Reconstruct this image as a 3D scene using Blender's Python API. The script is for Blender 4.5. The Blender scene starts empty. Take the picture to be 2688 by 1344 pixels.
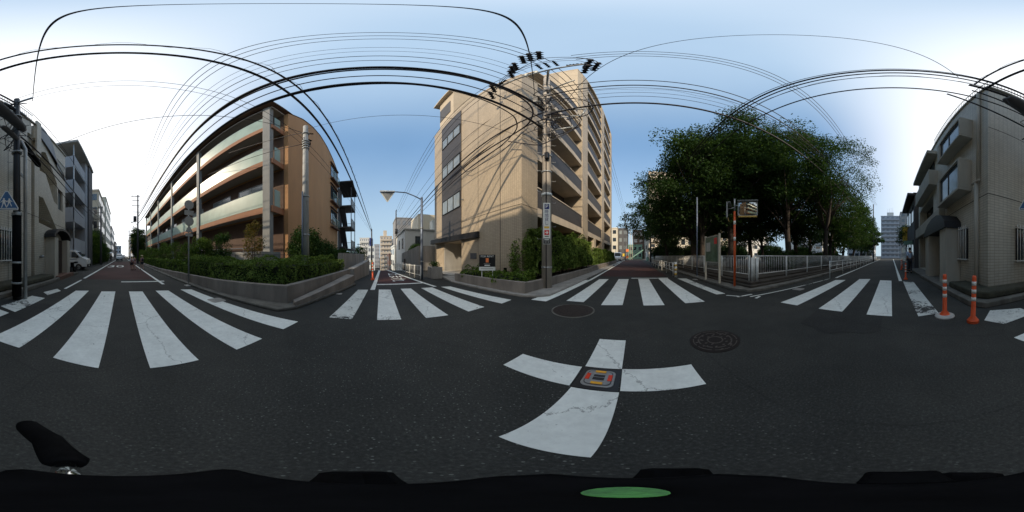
import bpy, bmesh, math, random
from mathutils import Vector, Matrix, noise
random.seed(7)
D = bpy.data
C = bpy.context.scene.collection
rad = math.radians
PI = math.pi

# ---------------------------------------------------------------- materials
def nodes(name):
    m = D.materials.new(name); m.use_nodes = True
    nt = m.node_tree; nt.nodes.clear()
    out = nt.nodes.new('ShaderNodeOutputMaterial')
    b = nt.nodes.new('ShaderNodeBsdfPrincipled')
    nt.links.new(b.outputs[0], out.inputs[0])
    return m, nt, b, out

def c4(c): return (c[0], c[1], c[2], 1)

def N(nt, t, **kw):
    n = nt.nodes.new(t)
    for k, v in kw.items(): setattr(n, k, v)
    return n

def ramp(nt, fac, stops):
    r = N(nt, 'ShaderNodeValToRGB')
    nt.links.new(fac, r.inputs[0])
    e = r.color_ramp.elements
    e[0].position, e[0].color = stops[0][0], c4(stops[0][1])
    e[1].position, e[1].color = stops[-1][0], c4(stops[-1][1])
    for p, c in stops[1:-1]:
        q = e.new(p); q.color = c4(c)
    return r.outputs[0]

def mixc(nt, fac, a, b, mode='MIX'):
    m = N(nt, 'ShaderNodeMix', data_type='RGBA', blend_type=mode)
    for sock, v in ((m.inputs[0], fac), (m.inputs[6], a), (m.inputs[7], b)):
        if hasattr(v, 'is_linked'): nt.links.new(v, sock)
        elif isinstance(v, (int, float)): sock.default_value = v
        else: sock.default_value = c4(v)
    return m.outputs[2]

def pos(nt, scale=(1, 1, 1)):
    g = N(nt, 'ShaderNodeNewGeometry')
    mp = N(nt, 'ShaderNodeMapping'); mp.inputs['Scale'].default_value = scale
    nt.links.new(g.outputs['Position'], mp.inputs[0])
    return mp.outputs[0]

def noi(nt, vec, scale, detail=4, rough=.6, out='Fac'):
    n = N(nt, 'ShaderNodeTexNoise'); n.inputs['Scale'].default_value = scale
    n.inputs['Detail'].default_value = detail; n.inputs['Roughness'].default_value = rough
    nt.links.new(vec, n.inputs['Vector']); return n.outputs[out]

def bump(nt, b, h, strength=.3, dist=.01):
    bp = N(nt, 'ShaderNodeBump'); bp.inputs['Strength'].default_value = strength
    bp.inputs['Distance'].default_value = dist
    nt.links.new(h, bp.inputs['Height']); nt.links.new(bp.outputs[0], b.inputs['Normal'])

def mat(name, col, rough=.7, metal=0, var=.25, scale=3., streak=0, bmp=.0, spec=.5, emit=0):
    m, nt, b, out = nodes(name)
    p = pos(nt, (1, 1, .25) if streak else (1, 1, 1))
    n = noi(nt, p, scale, 6, .65)
    lo = [c * (1 - var) for c in col]; hi = [min(1, c * (1 + var)) for c in col]
    col_s = ramp(nt, n, [(.3, lo), (.7, hi)])
    nt.links.new(col_s, b.inputs['Base Color'])
    b.inputs['Roughness'].default_value = rough; b.inputs['Metallic'].default_value = metal
    b.inputs['Specular IOR Level'].default_value = spec
    if bmp:
        n2 = noi(nt, pos(nt), 40, 5, .7); bump(nt, b, n2, bmp, .01)
    if emit:
        nt.links.new(col_s, b.inputs['Emission Color']); b.inputs['Emission Strength'].default_value = emit
    return m

def tile(name, c1, c2, mortar, w, h, gap, rough=.55, off=.5, dirt=.25, grime=.0):
    m, nt, b, out = nodes(name)
    g = N(nt, 'ShaderNodeNewGeometry'); s = N(nt, 'ShaderNodeSeparateXYZ')
    nt.links.new(g.outputs['Position'], s.inputs[0])
    a = N(nt, 'ShaderNodeMath', operation='ADD'); nt.links.new(s.outputs[0], a.inputs[0]); nt.links.new(s.outputs[1], a.inputs[1])
    cb = N(nt, 'ShaderNodeCombineXYZ'); nt.links.new(a.outputs[0], cb.inputs[0]); nt.links.new(s.outputs[2], cb.inputs[1])
    br = N(nt, 'ShaderNodeTexBrick'); br.offset = off
    nt.links.new(cb.outputs[0], br.inputs['Vector'])
    br.inputs['Color1'].default_value = c4(c1); br.inputs['Color2'].default_value = c4(c2)
    br.inputs['Mortar'].default_value = c4(mortar); br.inputs['Scale'].default_value = 1
    br.inputs['Mortar Size'].default_value = gap; br.inputs['Brick Width'].default_value = w
    br.inputs['Row Height'].default_value = h; br.inputs['Mortar Smooth'].default_value = .1
    n = noi(nt, pos(nt, (1, 1, .3)), .9, 6, .65)
    d = ramp(nt, n, [(.3, (1 - dirt,) * 3), (.7, (1, 1, 1))])
    col = mixc(nt, 1., br.outputs['Color'], d, 'MULTIPLY')
    if grime:
        zr = N(nt, 'ShaderNodeMapRange'); nt.links.new(s.outputs[2], zr.inputs[0])
        zr.inputs[1].default_value = .2; zr.inputs[2].default_value = 2.2
        zr.inputs[3].default_value = 1 - grime; zr.inputs[4].default_value = 1
        col = mixc(nt, 1., col, zr.outputs[0], 'MULTIPLY')
    nt.links.new(col, b.inputs['Base Color']); b.inputs['Roughness'].default_value = rough
    bump(nt, b, br.outputs['Fac'], -.4, .004)
    return m

def asphalt(name, base, tint=(1, 1, 1), red=False):
    m, nt, b, out = nodes(name)
    p = pos(nt)
    big = noi(nt, p, .35, 5, .6)
    fine = noi(nt, p, 55, 4, .8)
    vo = N(nt, 'ShaderNodeTexVoronoi'); vo.inputs['Scale'].default_value = 75; nt.links.new(p, vo.inputs['Vector'])
    st = N(nt, 'ShaderNodeSeparateColor'); nt.links.new(vo.outputs['Color'], st.inputs[0])
    c = ramp(nt, fine, [(.3, [base * .55 * t for t in tint]), (.55, [base * t for t in tint]), (.8, [base * 2.5 * t for t in tint])])
    c = mixc(nt, 1., c, ramp(nt, big, [(.3, (.66, .68, .70)), (.5, (.95, .95, .95)), (.7, (1.3, 1.25, 1.2))]), 'MULTIPLY')
    # light stones only where the old coarse surface shows
    sel = ramp(nt, st.outputs[0], [(.88, (0, 0, 0)), (.98, (1, 1, 1))])
    gd = N(nt, 'ShaderNodeVectorMath', operation='DISTANCE')
    nt.links.new(p, gd.inputs[0]); gd.inputs[1].default_value = (-1.7, .8, 0)
    wob = noi(nt, p, 1.2, 3, .6)
    ad = N(nt, 'ShaderNodeMath', operation='MULTIPLY_ADD'); nt.links.new(wob, ad.inputs[0]); ad.inputs[1].default_value = 1.6
    nt.links.new(gd.outputs['Value'], ad.inputs[2])
    zone = ramp(nt, ad.outputs[0], [(.0, (1, 1, 1)), (.01, (1, 1, 1))])
    zr = N(nt, 'ShaderNodeMapRange'); nt.links.new(ad.outputs[0], zr.inputs[0])
    zr.inputs[1].default_value = 2.2; zr.inputs[2].default_value = 3.4; zr.inputs[3].default_value = 1; zr.inputs[4].default_value = .18
    f = N(nt, 'ShaderNodeMath', operation='MULTIPLY'); nt.links.new(sel, f.inputs[0]); nt.links.new(zr.outputs[0], f.inputs[1])
    dd = ramp(nt, vo.outputs['Distance'], [(.25, (1, 1, 1)), (.45, (0, 0, 0))])
    f2 = N(nt, 'ShaderNodeMath', operation='MULTIPLY'); nt.links.new(f.outputs[0], f2.inputs[0]); nt.links.new(dd, f2.inputs[1])
    c = mixc(nt, f2.outputs[0], c, [.16 * t for t in tint] if not red else (.12, .07, .06))
    # cracks
    cv = N(nt, 'ShaderNodeTexVoronoi', feature='DISTANCE_TO_EDGE'); cv.inputs['Scale'].default_value = .32
    wv = N(nt, 'ShaderNodeMix', data_type='VECTOR'); wv.inputs[0].default_value = .12
    nt.links.new(p, wv.inputs[4]); nt.links.new(noi(nt, p, 3, 5, .7, 'Color'), wv.inputs[5])
    nt.links.new(wv.outputs[1], cv.inputs['Vector'])
    cr = ramp(nt, cv.outputs['Distance'], [(.0, (.8, .8, .8)), (.0018, (1, 1, 1))])
    c2 = noi(nt, pos(nt, (1, 1, 1)), 1.7, 6, .7)
    c = mixc(nt, 1., c, ramp(nt, c2, [(.3, (.84, .84, .84)), (.7, (1.14, 1.14, 1.14))]), 'MULTIPLY')
    c = mixc(nt, 1., c, cr, 'MULTIPLY')
    nt.links.new(c, b.inputs['Base Color']); b.inputs['Roughness'].default_value = .85
    b.inputs['Specular IOR Level'].default_value = .25
    bump(nt, b, fine, .6, .006)
    return m

def paint(name, under, wear=.35, col=(.74, .76, .73)):
    m, nt, b, out = nodes(name)
    p = pos(nt)
    n1 = noi(nt, p, 9, 8, .8); n2 = noi(nt, p, .8, 3, .5)
    n1h = N(nt, 'ShaderNodeMath', operation='MULTIPLY'); nt.links.new(n1, n1h.inputs[0]); n1h.inputs[1].default_value = .5
    mu = N(nt, 'ShaderNodeMath', operation='MULTIPLY_ADD')
    nt.links.new(n2, mu.inputs[0]); mu.inputs[1].default_value = .5; nt.links.new(n1h.outputs[0], mu.inputs[2])
    k = .665 - .36 * wear - .35 
    f = ramp(nt, mu.outputs[0], [(min(.98, k + .33), (0, 0, 0)), (min(1, k + .37), (1, 1, 1))])
    g = ramp(nt, noi(nt, p, 3, 6, .7), [(.3, [c * .82 for c in col]), (.65, col)])
    cv = N(nt, 'ShaderNodeTexVoronoi', feature='DISTANCE_TO_EDGE'); cv.inputs['Scale'].default_value = .7
    wv = N(nt, 'ShaderNodeMix', data_type='VECTOR'); wv.inputs[0].default_value = .25
    nt.links.new(p, wv.inputs[4]); nt.links.new(noi(nt, p, 2.5, 6, .75, 'Color'), wv.inputs[5])
    nt.links.new(wv.outputs[1], cv.inputs['Vector'])
    cr = ramp(nt, cv.outputs['Distance'], [(.0, (.40, .40, .40)), (.0032, (1, 1, 1))])
    g = mixc(nt, 1., g, cr, 'MULTIPLY')
    chip = ramp(nt, noi(nt, p, 38, 3, .6), [(.66, (0, 0, 0)), (.70, (1, 1, 1))]); pat = ramp(nt, noi(nt, p, 1.9, 3, .6), [(.48, (0, 0, 0)), (.62, (1, 1, 1))])
    g = mixc(nt, 1., g, ramp(nt, noi(nt, p, 14, 5, .7), [(.3, (.88, .88, .88)), (.6, (1, 1, 1))]), 'MULTIPLY')
    cf = mixc(nt, 1., chip, pat, 'MULTIPLY'); g = mixc(nt, cf, g, under)
    nt.links.new(mixc(nt, f, g, under), b.inputs['Base Color'])
    b.inputs['Roughness'].default_value = .7; b.inputs['Specular IOR Level'].default_value = .3
    bump(nt, b, n1, .25, .003)
    return m

def leafmat(name, a, bcol, c=None, trans=.25):
    m, nt, b, out = nodes(name)
    nt.nodes.remove(b)
    oi = N(nt, 'ShaderNodeNewGeometry')
    n = noi(nt, pos(nt), 1.1, 3, .6)
    r = N(nt, 'ShaderNodeMath', operation='MULTIPLY_ADD'); nt.links.new(oi.outputs['Random Per Island'], r.inputs[0])
    r.inputs[1].default_value = .5; nt.links.new(n, r.inputs[2])
    col = ramp(nt, r.outputs[0], [(.35, a), (.75, bcol), (1.1 if False else 1., c or bcol)])
    d = N(nt, 'ShaderNodeBsdfDiffuse'); t = N(nt, 'ShaderNodeBsdfTranslucent'); mx = N(nt, 'ShaderNodeMixShader')
    g = N(nt, 'ShaderNodeBsdfGlossy'); g.inputs['Roughness'].default_value = .45; g.inputs['Color'].default_value = (.5, .5, .5, 1)
    nt.links.new(col, d.inputs[0])
    tc = mixc(nt, 1., col, (1.5, 1.6, .7), 'MULTIPLY'); nt.links.new(tc, t.inputs[0])
    mx.inputs[0].default_value = trans * .8
    nt.links.new(d.outputs[0], mx.inputs[1]); nt.links.new(t.outputs[0], mx.inputs[2])
    m2 = N(nt, 'ShaderNodeMixShader'); m2.inputs[0].default_value = .015
    nt.links.new(mx.outputs[0], m2.inputs[1]); nt.links.new(g.outputs[0], m2.inputs[2])
    nt.links.new(m2.outputs[0], out.inputs[0])
    return m

def glassmat(name, col, rough=.05, spec=1.0, var=.3, scale=.6):
    m, nt, b, out = nodes(name)
    n = noi(nt, pos(nt), scale, 2, .5)
    nt.links.new(ramp(nt, n, [(.35, [c * (1 - var) for c in col]), (.65, [c * (1 + var) for c in col])]), b.inputs['Base Color'])
    b.inputs['Roughness'].default_value = rough; b.inputs['Specular IOR Level'].default_value = spec
    b.inputs['IOR'].default_value = 1.6
    return m

M = dict(
    asphalt=asphalt('asphalt', .042, (1.0, 1.03, .95)),
    asphalt2=asphalt('newer_asphalt', .034, (1.0, 1.02, .97)),
    red=asphalt('red_asphalt', .034, (1.7, .72, .68), True),
    paint=paint('road_paint', (.035, .036, .035), .10, (.79, .82, .78)),
    paint_worn=paint('worn_road_paint', (.035, .036, .035), .30, (.66, .68, .64)),
    concrete=mat('concrete', (.27, .26, .24), .85, var=.3, scale=2.2, streak=1, bmp=.3),
    conc_dark=mat('old_concrete', (.12, .115, .1), .9, var=.45, scale=2.5, streak=1, bmp=.3),
    conc_light=mat('pale_concrete', (.42, .41, .38), .8, var=.15, scale=2, streak=1, bmp=.2),
    planter=mat('planter_concrete', (.235, .21, .185), .85, var=.3, scale=2, streak=1, bmp=.4),
    tan=tile('tan_tile', (.46, .385, .285), (.53, .44, .32), (.30, .25, .18), .11, .062, .006, off=0, dirt=.2, grime=.15),
    tan_plain=mat('tan_render', (.50, .42, .31), .75, var=.1, scale=1.5),
    beige=mat('beige_beam', (.52, .45, .36), .75, var=.12, scale=1.5, streak=1),
    dkpanel=tile('dark_brown_tile', (.064, .060, .060), (.078, .073, .073), (.045, .042, .042), .2, .1, .006, dirt=.15),
    gtile=tile('grey_beige_tile', (.58, .54, .45), (.65, .61, .51), (.36, .34, .28), .16, .085, .007, off=0, dirt=.22, grime=.3),
    gplain=mat('grey_beige_render', (.40, .385, .33), .8, var=.15, scale=1.5, streak=1),
    orange=mat('orange_brown_render', (.50, .265, .115), .8, var=.12, scale=.8, streak=1, bmp=.15),
    orange2=mat('orange_fascia', (.36, .17, .09), .8, var=.1, scale=1),
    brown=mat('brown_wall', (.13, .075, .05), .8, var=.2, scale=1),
    soffit=mat('grey_soffit', (.30, .27, .24), .8, var=.1, scale=1),
    colgrey=mat('column_concrete', (.27, .275, .265), .8, var=.18, scale=2, streak=1, bmp=.2),
    balglass=glassmat('frosted_balcony_glass', (.29, .41, .355), .38, .3, .12, .8),
    glass=glassmat('window_glass', (.035, .045, .055), .04, 1, .5),
    blueglass=glassmat('blue_window_glass', (.09, .13, .17), .05, 1, .3),
    curtain=glassmat('curtained_window_glass', (.24, .27, .275), .12, .8, .12, 2),
    dark=mat('dark_metal', (.02, .02, .022), .5, .3, var=.3),
    black=mat('black_plastic', (.0035, .0035, .004), .8, var=.6, scale=60, spec=.08),
    cable=mat('cable_black', (.012, .012, .02), .6, var=.2),
    steel=mat('galvanised_steel', (.36, .38, .38), .45, .6, var=.2),
    bluesteel=mat('blue_grey_painted_steel', (.17, .21, .28), .45, .3, var=.15),
    white=mat('white_painted_steel', (.66, .67, .64), .5, var=.15, scale=6),
    whitewall=mat('white_wall', (.62, .61, .57), .8, var=.1, scale=1.2, streak=1),
    cream=mat('cream_wall', (.58, .53, .42), .8, var=.12, scale=1, streak=1),
    grey=mat('grey_wall', (.25, .25, .25), .8, var=.15, scale=1, streak=1),
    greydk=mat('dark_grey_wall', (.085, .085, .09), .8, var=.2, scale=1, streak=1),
    bluegrey=mat('pale_blue_grey_wall', (.36, .38, .41), .8, var=.12, scale=1, streak=1),
    brick=tile('brown_brick', (.16, .08, .06), (.19, .1, .07), (.1, .07, .06), .22, .07, .01),
    orangeplastic=mat('orange_plastic', (.75, .10, .025), .45, var=.12, scale=9),
    orangemetal=mat('orange_painted_metal', (.62, .10, .02), .45, var=.15, scale=7),
    reflect=mat('reflective_band', (.72, .70, .64), .35, var=.1, scale=8),
    yellow=mat('yellow_paint', (.55, .36, .08), .6, var=.25, scale=9),
    redp=mat('red_plastic', (.55, .03, .02), .35, var=.15, scale=9),
    amber=mat('amber_lens', (.75, .36, .02), .3, var=.15, scale=30),
    redlens=mat('red_lens', (.65, .04, .01), .3, var=.15, scale=30),
    iron=mat('cast_iron', (.016, .011, .009), .7, .2, var=.5, scale=60), ironlight=mat('worn_cast_iron', (.10, .085, .075), .5, .4, var=.5, scale=40), rust=mat('rusty_iron', (.032, .022, .018), .75, .2, var=.6, scale=45),
    alu=mat('cast_aluminium', (.34, .34, .33), .4, .7, var=.2, scale=20),
    blue=mat('sign_blue', (.03, .13, .30), .45, var=.1), red_s=mat('sign_red', (.6, .03, .03), .45, var=.1),
    signwhite=mat('sign_white', (.72, .75, .72), .45, var=.08), signblack=mat('sign_black', (.015, .015, .016), .35, var=.2),
    navy=mat('sign_navy', (.02, .035, .16), .45, var=.1),
    signorange=mat('sign_orange', (.8, .22, .07), .45, var=.2), signyellow=mat('sign_yellow', (.75, .5, .05), .5, var=.1),
    boardgreen=mat('map_board_green', (.09, .15, .10), .25, var=.55, scale=2.3),
    signback=mat('sign_back_grey', (.30, .31, .30), .5, .3, var=.15),
    bark=mat('bark', (.05, .038, .03), .9, var=.4, scale=9, bmp=.8),
    palepole=mat('pale_pole_concrete', (.40, .41, .40), .8, var=.16, scale=4, streak=1, bmp=.2), hazewin=mat('haze_paled_window', (.20, .22, .245), .5, var=.15), poleconc=mat('pole_concrete', (.40, .36, .31), .8, var=.14, scale=3, streak=1, bmp=.15),  # hazewin: air haze put into the colour of distant windows, paler and flatter
    leaf_dark=leafmat('dark_leaves', (.013, .028, .012), (.032, .062, .022), (.055, .098, .028)),
    leaf_mid=leafmat('park_leaves', (.014, .033, .012), (.036, .074, .022), (.062, .112, .028)),
    leaf_hedge=leafmat('hedge_leaves', (.04, .072, .016), (.095, .155, .032), (.18, .25, .06), .2),
    leaf_box=leafmat('planter_leaves', (.03, .06, .012), (.07, .13, .022), (.16, .23, .04), .2),
    leaf_warm=leafmat('reddish_leaves', (.05, .05, .02), (.11, .10, .035), (.22, .14, .05), .3),
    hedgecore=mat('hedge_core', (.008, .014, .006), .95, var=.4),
    soil=mat('park_soil', (.045, .038, .03), .95, var=.4, scale=2, bmp=.5),
    moss=mat('mossy_strip', (.045, .045, .030), .95, var=.45, scale=5, bmp=.9),
    rubber=mat('tyre_rubber', (.015, .015, .015), .8, var=.2),
    carwhite=mat('white_car_paint', (.68, .69, .68), .25, var=.06),
    skin=mat('skin', (.45, .27, .19), .6, var=.1), cloth_w=mat('white_cloth', (.6, .62, .66), .85, var=.12, scale=8),
    cloth_d=mat('dark_cloth', (.03, .03, .04), .9, var=.2, scale=8), cloth_p=mat('pinkish_cloth', (.36, .2, .19), .85, var=.15, scale=8),
    cloth_b=mat('pale_blue_shirt', (.44, .54, .70), .85, var=.12, scale=8),
    hat=mat('yellow_hat_cloth', (.7, .6, .32), .85, var=.1), hair=mat('black_hair', (.012, .01, .01), .6, var=.2),
    bubble=mat('green_bubble_level', (.055, .23, .03), .25, var=.5, scale=220, emit=.02),
    chrome=mat('chrome', (.75, .75, .72), .12, 1, var=.05), greenw=mat('green_wall', (.18, .32, .25), .7, var=.2),
    door=mat('brown_metal_door', (.06, .045, .04), .5, .2, var=.2),
    mirror=None,
)
def mirrormat():
    m, nt, b, out = nodes('traffic_mirror_glass')
    b.inputs['Base Color'].default_value = (.45, .45, .42, 1); b.inputs['Metallic'].default_value = 1; b.inputs['Roughness'].default_value = .03
    return m
M['mirror'] = mirrormat()

# ---------------------------------------------------------------- mesh helper
class MB:
    def __init__(s): s.v = []; s.f = []; s.sm = []
    def quad(s, *p, smooth=False):
        n = len(s.v); s.v += [tuple(q) for q in p]; s.f.append(tuple(range(n, n + len(p)))); s.sm.append(smooth); return s
    def box(s, x0, x1, y0, y1, z0, z1):
        if x0 > x1: x0, x1 = x1, x0
        if y0 > y1: y0, y1 = y1, y0
        if z0 > z1: z0, z1 = z1, z0
        n = len(s.v)
        s.v += [(x, y, z) for z in (z0, z1) for y in (y0, y1) for x in (x0, x1)]
        for f in ((0, 2, 3, 1), (4, 5, 7, 6), (0, 1, 5, 4), (2, 6, 7, 3), (0, 4, 6, 2), (1, 3, 7, 5)):
            s.f.append(tuple(n + i for i in f)); s.sm.append(False)
        return s
    def prism(s, poly, z0, z1, zt=None):
        n = len(s.v); k = len(poly)
        ar = sum(poly[i][0] * poly[(i + 1) % k][1] - poly[(i + 1) % k][0] * poly[i][1] for i in range(k))
        if ar < 0: poly = poly[::-1]; zt = zt[::-1] if zt else None
        s.v += [(x, y, z0) for x, y in poly] + [(p[0], p[1], zt[i] if zt else z1) for i, p in enumerate(poly)]
        s.f.append(tuple(range(n + k - 1, n - 1, -1))); s.f.append(tuple(range(n + k, n + 2 * k))); s.sm += [False] * 2
        for i in range(k):
            j = (i + 1) % k; s.f.append((n + i, n + j, n + k + j, n + k + i)); s.sm.append(False)
        return s
    def extr(s, poly, a0, a1, axis='x'):
        """polygon in the other two axes, extruded along axis from a0 to a1"""
        n = len(s.v); k = len(poly)
        def P(u, w, a): return (a, u, w) if axis == 'x' else (u, a, w)
        for a in (a0, a1): s.v += [P(u, w, a) for u, w in poly]
        s.f.append(tuple(range(n, n + k))); s.f.append(tuple(range(n + 2 * k - 1, n + k - 1, -1))); s.sm += [False] * 2
        for i in range(k):
            j = (i + 1) % k; s.f.append((n + i, n + k + i, n + k + j, n + j)); s.sm.append(False)
        return s
    def tube(s, pts, r, seg=8, caps=True, smooth=True):
        pts = [Vector(p) for p in pts]; rs = r if isinstance(r, (list, tuple)) else [r] * len(pts)
        n = len(s.v); up = None
        for i, p in enumerate(pts):
            a = pts[max(i - 1, 0)]; b = pts[min(i + 1, len(pts) - 1)]; d = (b - a)
            d = d.normalized() if d.length > 1e-9 else Vector((0, 0, 1))
            if up is None: up = Vector((0, 0, 1)) if abs(d.z) < .9 else Vector((1, 0, 0))
            u = d.cross(up)
            if u.length < 1e-4: up = Vector((0, 1, 0)); u = d.cross(up)
            u.normalize(); w = u.cross(d).normalized(); up = w
            for k in range(seg):
                t = 2 * PI * k / seg; s.v.append(tuple(p + (u * math.cos(t) + w * math.sin(t)) * rs[i]))
        for i in range(len(pts) - 1):
            for k in range(seg):
                a = n + i * seg + k; b = n + i * seg + (k + 1) % seg
                s.f.append((a, b, b + seg, a + seg)); s.sm.append(smooth)
        if caps:
            s.f.append(tuple(n + k for k in range(seg - 1, -1, -1))); e = n + (len(pts) - 1) * seg
            s.f.append(tuple(e + k for k in range(seg))); s.sm += [False] * 2
        return s
    def ell(s, c, r, seg=12, rings=8):
        n = len(s.v); cx, cy, cz = c; rx, ry, rz = r
        for i in range(rings + 1):
            t = PI * i / rings
            for k in range(seg):
                a = 2 * PI * k / seg; s.v.append((cx + rx * math.sin(t) * math.cos(a), cy + ry * math.sin(t) * math.sin(a), cz + rz * math.cos(t)))
        for i in range(rings):
            for k in range(seg):
                a = n + i * seg + k; b = n + i * seg + (k + 1) % seg
                s.f.append((a, a + seg, b + seg, b)); s.sm.append(True)
        return s
    def xf(s, mtx, start=0):
        for i in range(start, len(s.v)): s.v[i] = tuple(mtx @ Vector(s.v[i]))
        return s
    def build(s, name, m, parent=None, local=False, bevel=0, **tags):
        me = D.meshes.new(name); me.from_pydata(s.v, [], s.f); me.polygons.foreach_set('use_smooth', s.sm)
        me.materials.append(M[m] if isinstance(m, str) else m); me.validate(); me.update()
        o = D.objects.new(name, me); C.objects.link(o)
        if parent:
            o.parent = parent
            if not local:
                q = parent; l = Vector((0, 0, 0))
                while q: l += Vector(q.location); q = q.parent
                o.location = -l
        if bevel:
            b = o.modifiers.new('bevel', 'BEVEL'); b.width = bevel; b.segments = 2; b.limit_method = 'ANGLE'
        for k, v in tags.items(): o[k] = v
        return o

def origin(o, loc):
    """move a world-built single mesh's origin to loc"""
    l = Vector(loc); o.data.transform(Matrix.Translation(-l)); o.location = l; return o

def thing(name, label, cat, loc=(0, 0, 0), rz=0, group=None, kind=None):
    o = D.objects.new(name, None); C.objects.link(o); o.location = loc; o.rotation_euler = (0, 0, rz)
    o['label'] = label; o['category'] = cat; o.empty_display_size = .2
    if group: o['group'] = group
    if kind: o['kind'] = kind
    return o

def tag(o, label, cat, group=None):
    o['label'] = label; o['category'] = cat
    if group: o['group'] = group
    return o

def kids(o): return [c for c in D.objects if c.parent == o]
def dup(o, loc, rz=0, label=None, scale=None):
    def cp(a, par):
        b = a.copy(); C.objects.link(b)
        if par: b.parent = par
        for c in kidmap.get(a.name, []): cp(c, b)
        return b
    kidmap = {}
    for c in D.objects:
        if c.parent: kidmap.setdefault(c.parent.name, []).append(c)
    r = cp(o, None); r.location = loc; r.rotation_euler = (0, 0, rz)
    if label: r['label'] = label
    if scale: r.scale = scale if isinstance(scale, tuple) else (scale,) * 3
    return r

def struct(mb, name, m, **kw): return mb.build(name, m, kind='structure', **kw)

def fixn(me):
    b = bmesh.new(); b.from_mesh(me); bmesh.ops.recalc_face_normals(b, faces=b.faces); b.to_mesh(me); b.free()
def cut(o, cutter):
    c = cutter.build('cutter_tmp', 'dark'); fixn(c.data); fixn(o.data); c.location = o.matrix_world.translation * 0
    if o.parent: c.location = (0, 0, 0)
    md = o.modifiers.new('b', 'BOOLEAN'); md.operation = 'DIFFERENCE'; md.solver = 'EXACT'; md.object = c
    bpy.context.view_layer.update()
    dg = bpy.context.evaluated_depsgraph_get(); me = D.meshes.new_from_object(o.evaluated_get(dg))
    o.modifiers.remove(md); old = o.data; o.data = me; D.meshes.remove(old)
    while len(me.materials) > 1: me.materials.pop(index=len(me.materials) - 1)
    for p in me.polygons: p.material_index = 0
    D.objects.remove(c)
    return o

# =================================================================== camera / light / world
cam = D.cameras.new('camera'); co = D.objects.new('camera', cam); C.objects.link(co)
cam.type = 'PANO'; cam.clip_start = .005; cam.clip_end = 2000
try: cam.panorama_type = 'EQUIRECTANGULAR'
except Exception: pass
try: cam.cycles.panorama_type = 'EQUIRECTANGULAR'
except Exception: pass
TH = rad(43)
CAMH = 1.2
co.location = (0, 0, CAMH); co.rotation_euler = (rad(90), 0, TH)
bpy.context.scene.camera = co

SUN_A, SUN_E = rad(151), rad(26.5)      # direction towards the sun, clockwise from +Y
sd = Vector((math.cos(SUN_E) * math.sin(SUN_A), math.cos(SUN_E) * math.cos(SUN_A), math.sin(SUN_E)))
sl = D.lights.new('sun', 'SUN'); sl.energy = 3.8; sl.angle = rad(.6); sl.color = (1, .83, .62)
so = D.objects.new('sun', sl); C.objects.link(so); so.rotation_euler = (-sd).to_track_quat('-Z', 'Y').to_euler(); so.location = (0, 0, 60)

w = D.worlds.new('World'); bpy.context.scene.world = w; w.use_nodes = True
nt = w.node_tree; bg = nt.nodes['Background']
sky = N(nt, 'ShaderNodeTexSky', sky_type='NISHITA'); sky.sun_disc = False
sky.sun_elevation = SUN_E; sky.sun_rotation = SUN_A
sky.air_density = 1.0; sky.dust_density = 1.2; sky.ozone_density = 2.5; sky.altitude = 30
# hazy summer air: a broad pale glow round the sun and along the horizon
tc = N(nt, 'ShaderNodeTexCoord'); dp = N(nt, 'ShaderNodeVectorMath', operation='DOT_PRODUCT')
nrm = N(nt, 'ShaderNodeVectorMath', operation='NORMALIZE'); nt.links.new(tc.outputs['Generated'], nrm.inputs[0])
nt.links.new(nrm.outputs[0], dp.inputs[0]); dp.inputs[1].default_value = sd
mr = N(nt, 'ShaderNodeMapRange', interpolation_type='SMOOTHSTEP'); nt.links.new(dp.outputs['Value'], mr.inputs[0])
mr.inputs[1].default_value = .30; mr.inputs[2].default_value = .95; mr.inputs[3].default_value = 0; mr.inputs[4].default_value = 1
sx = N(nt, 'ShaderNodeSeparateXYZ'); nt.links.new(nrm.outputs[0], sx.inputs[0])
hz = N(nt, 'ShaderNodeMapRange', interpolation_type='SMOOTHSTEP'); nt.links.new(sx.outputs[2], hz.inputs[0])
hz.inputs[1].default_value = .0; hz.inputs[2].default_value = 1; hz.inputs[3].default_value = 1; hz.inputs[4].default_value = 0
base = mixc(nt, 1., sky.outputs[0], (.62, .70, .82), 'MULTIPLY')
base = mixc(nt, 1., base, (1.55, 2.9, 4.6), 'ADD')
zen = mixc(nt, 1., (1.3, 1.3, 1.2), (0, 0, 0))
zf = N(nt, 'ShaderNodeMapRange', interpolation_type='SMOOTHSTEP'); nt.links.new(sx.outputs[2], zf.inputs[0])
zf.inputs[1].default_value = .6; zf.inputs[2].default_value = 1; zf.inputs[3].default_value = 0; zf.inputs[4].default_value = 1
base = mixc(nt, zf.outputs[0], base, (5.0, 6.8, 8.9))
hf = N(nt, 'ShaderNodeMapRange', interpolation_type='SMOOTHSTEP'); nt.links.new(sx.outputs[2], hf.inputs[0])
hf.inputs[1].default_value = -.05; hf.inputs[2].default_value = .75; hf.inputs[3].default_value = .85; hf.inputs[4].default_value = 0
base = mixc(nt, hf.outputs[0], base, (5.6, 7.2, 8.2))
hn = noi(nt, nrm.outputs[0], 1.6, 4, .55); base = mixc(nt, 1., base, ramp(nt, hn, [(.3, (.95, .96, .97)), (.7, (1.05, 1.04, 1.03))]), 'MULTIPLY')
glow = mixc(nt, mr.outputs[0], base, (13.5, 13.6, 13.8))
nt.links.new(glow, bg.inputs[0]); bg.inputs[1].default_value = .1

sc = bpy.context.scene
sc.view_settings.view_transform = 'Standard'; sc.view_settings.look = 'None'; sc.view_settings.exposure = 0; sc.view_settings.gamma = 1
sc.cycles.max_bounces = 6; sc.cycles.diffuse_bounces = 4; sc.cycles.glossy_bounces = 3; sc.cycles.transparent_max_bounces = 8
sc.cycles.use_denoising = True

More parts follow.
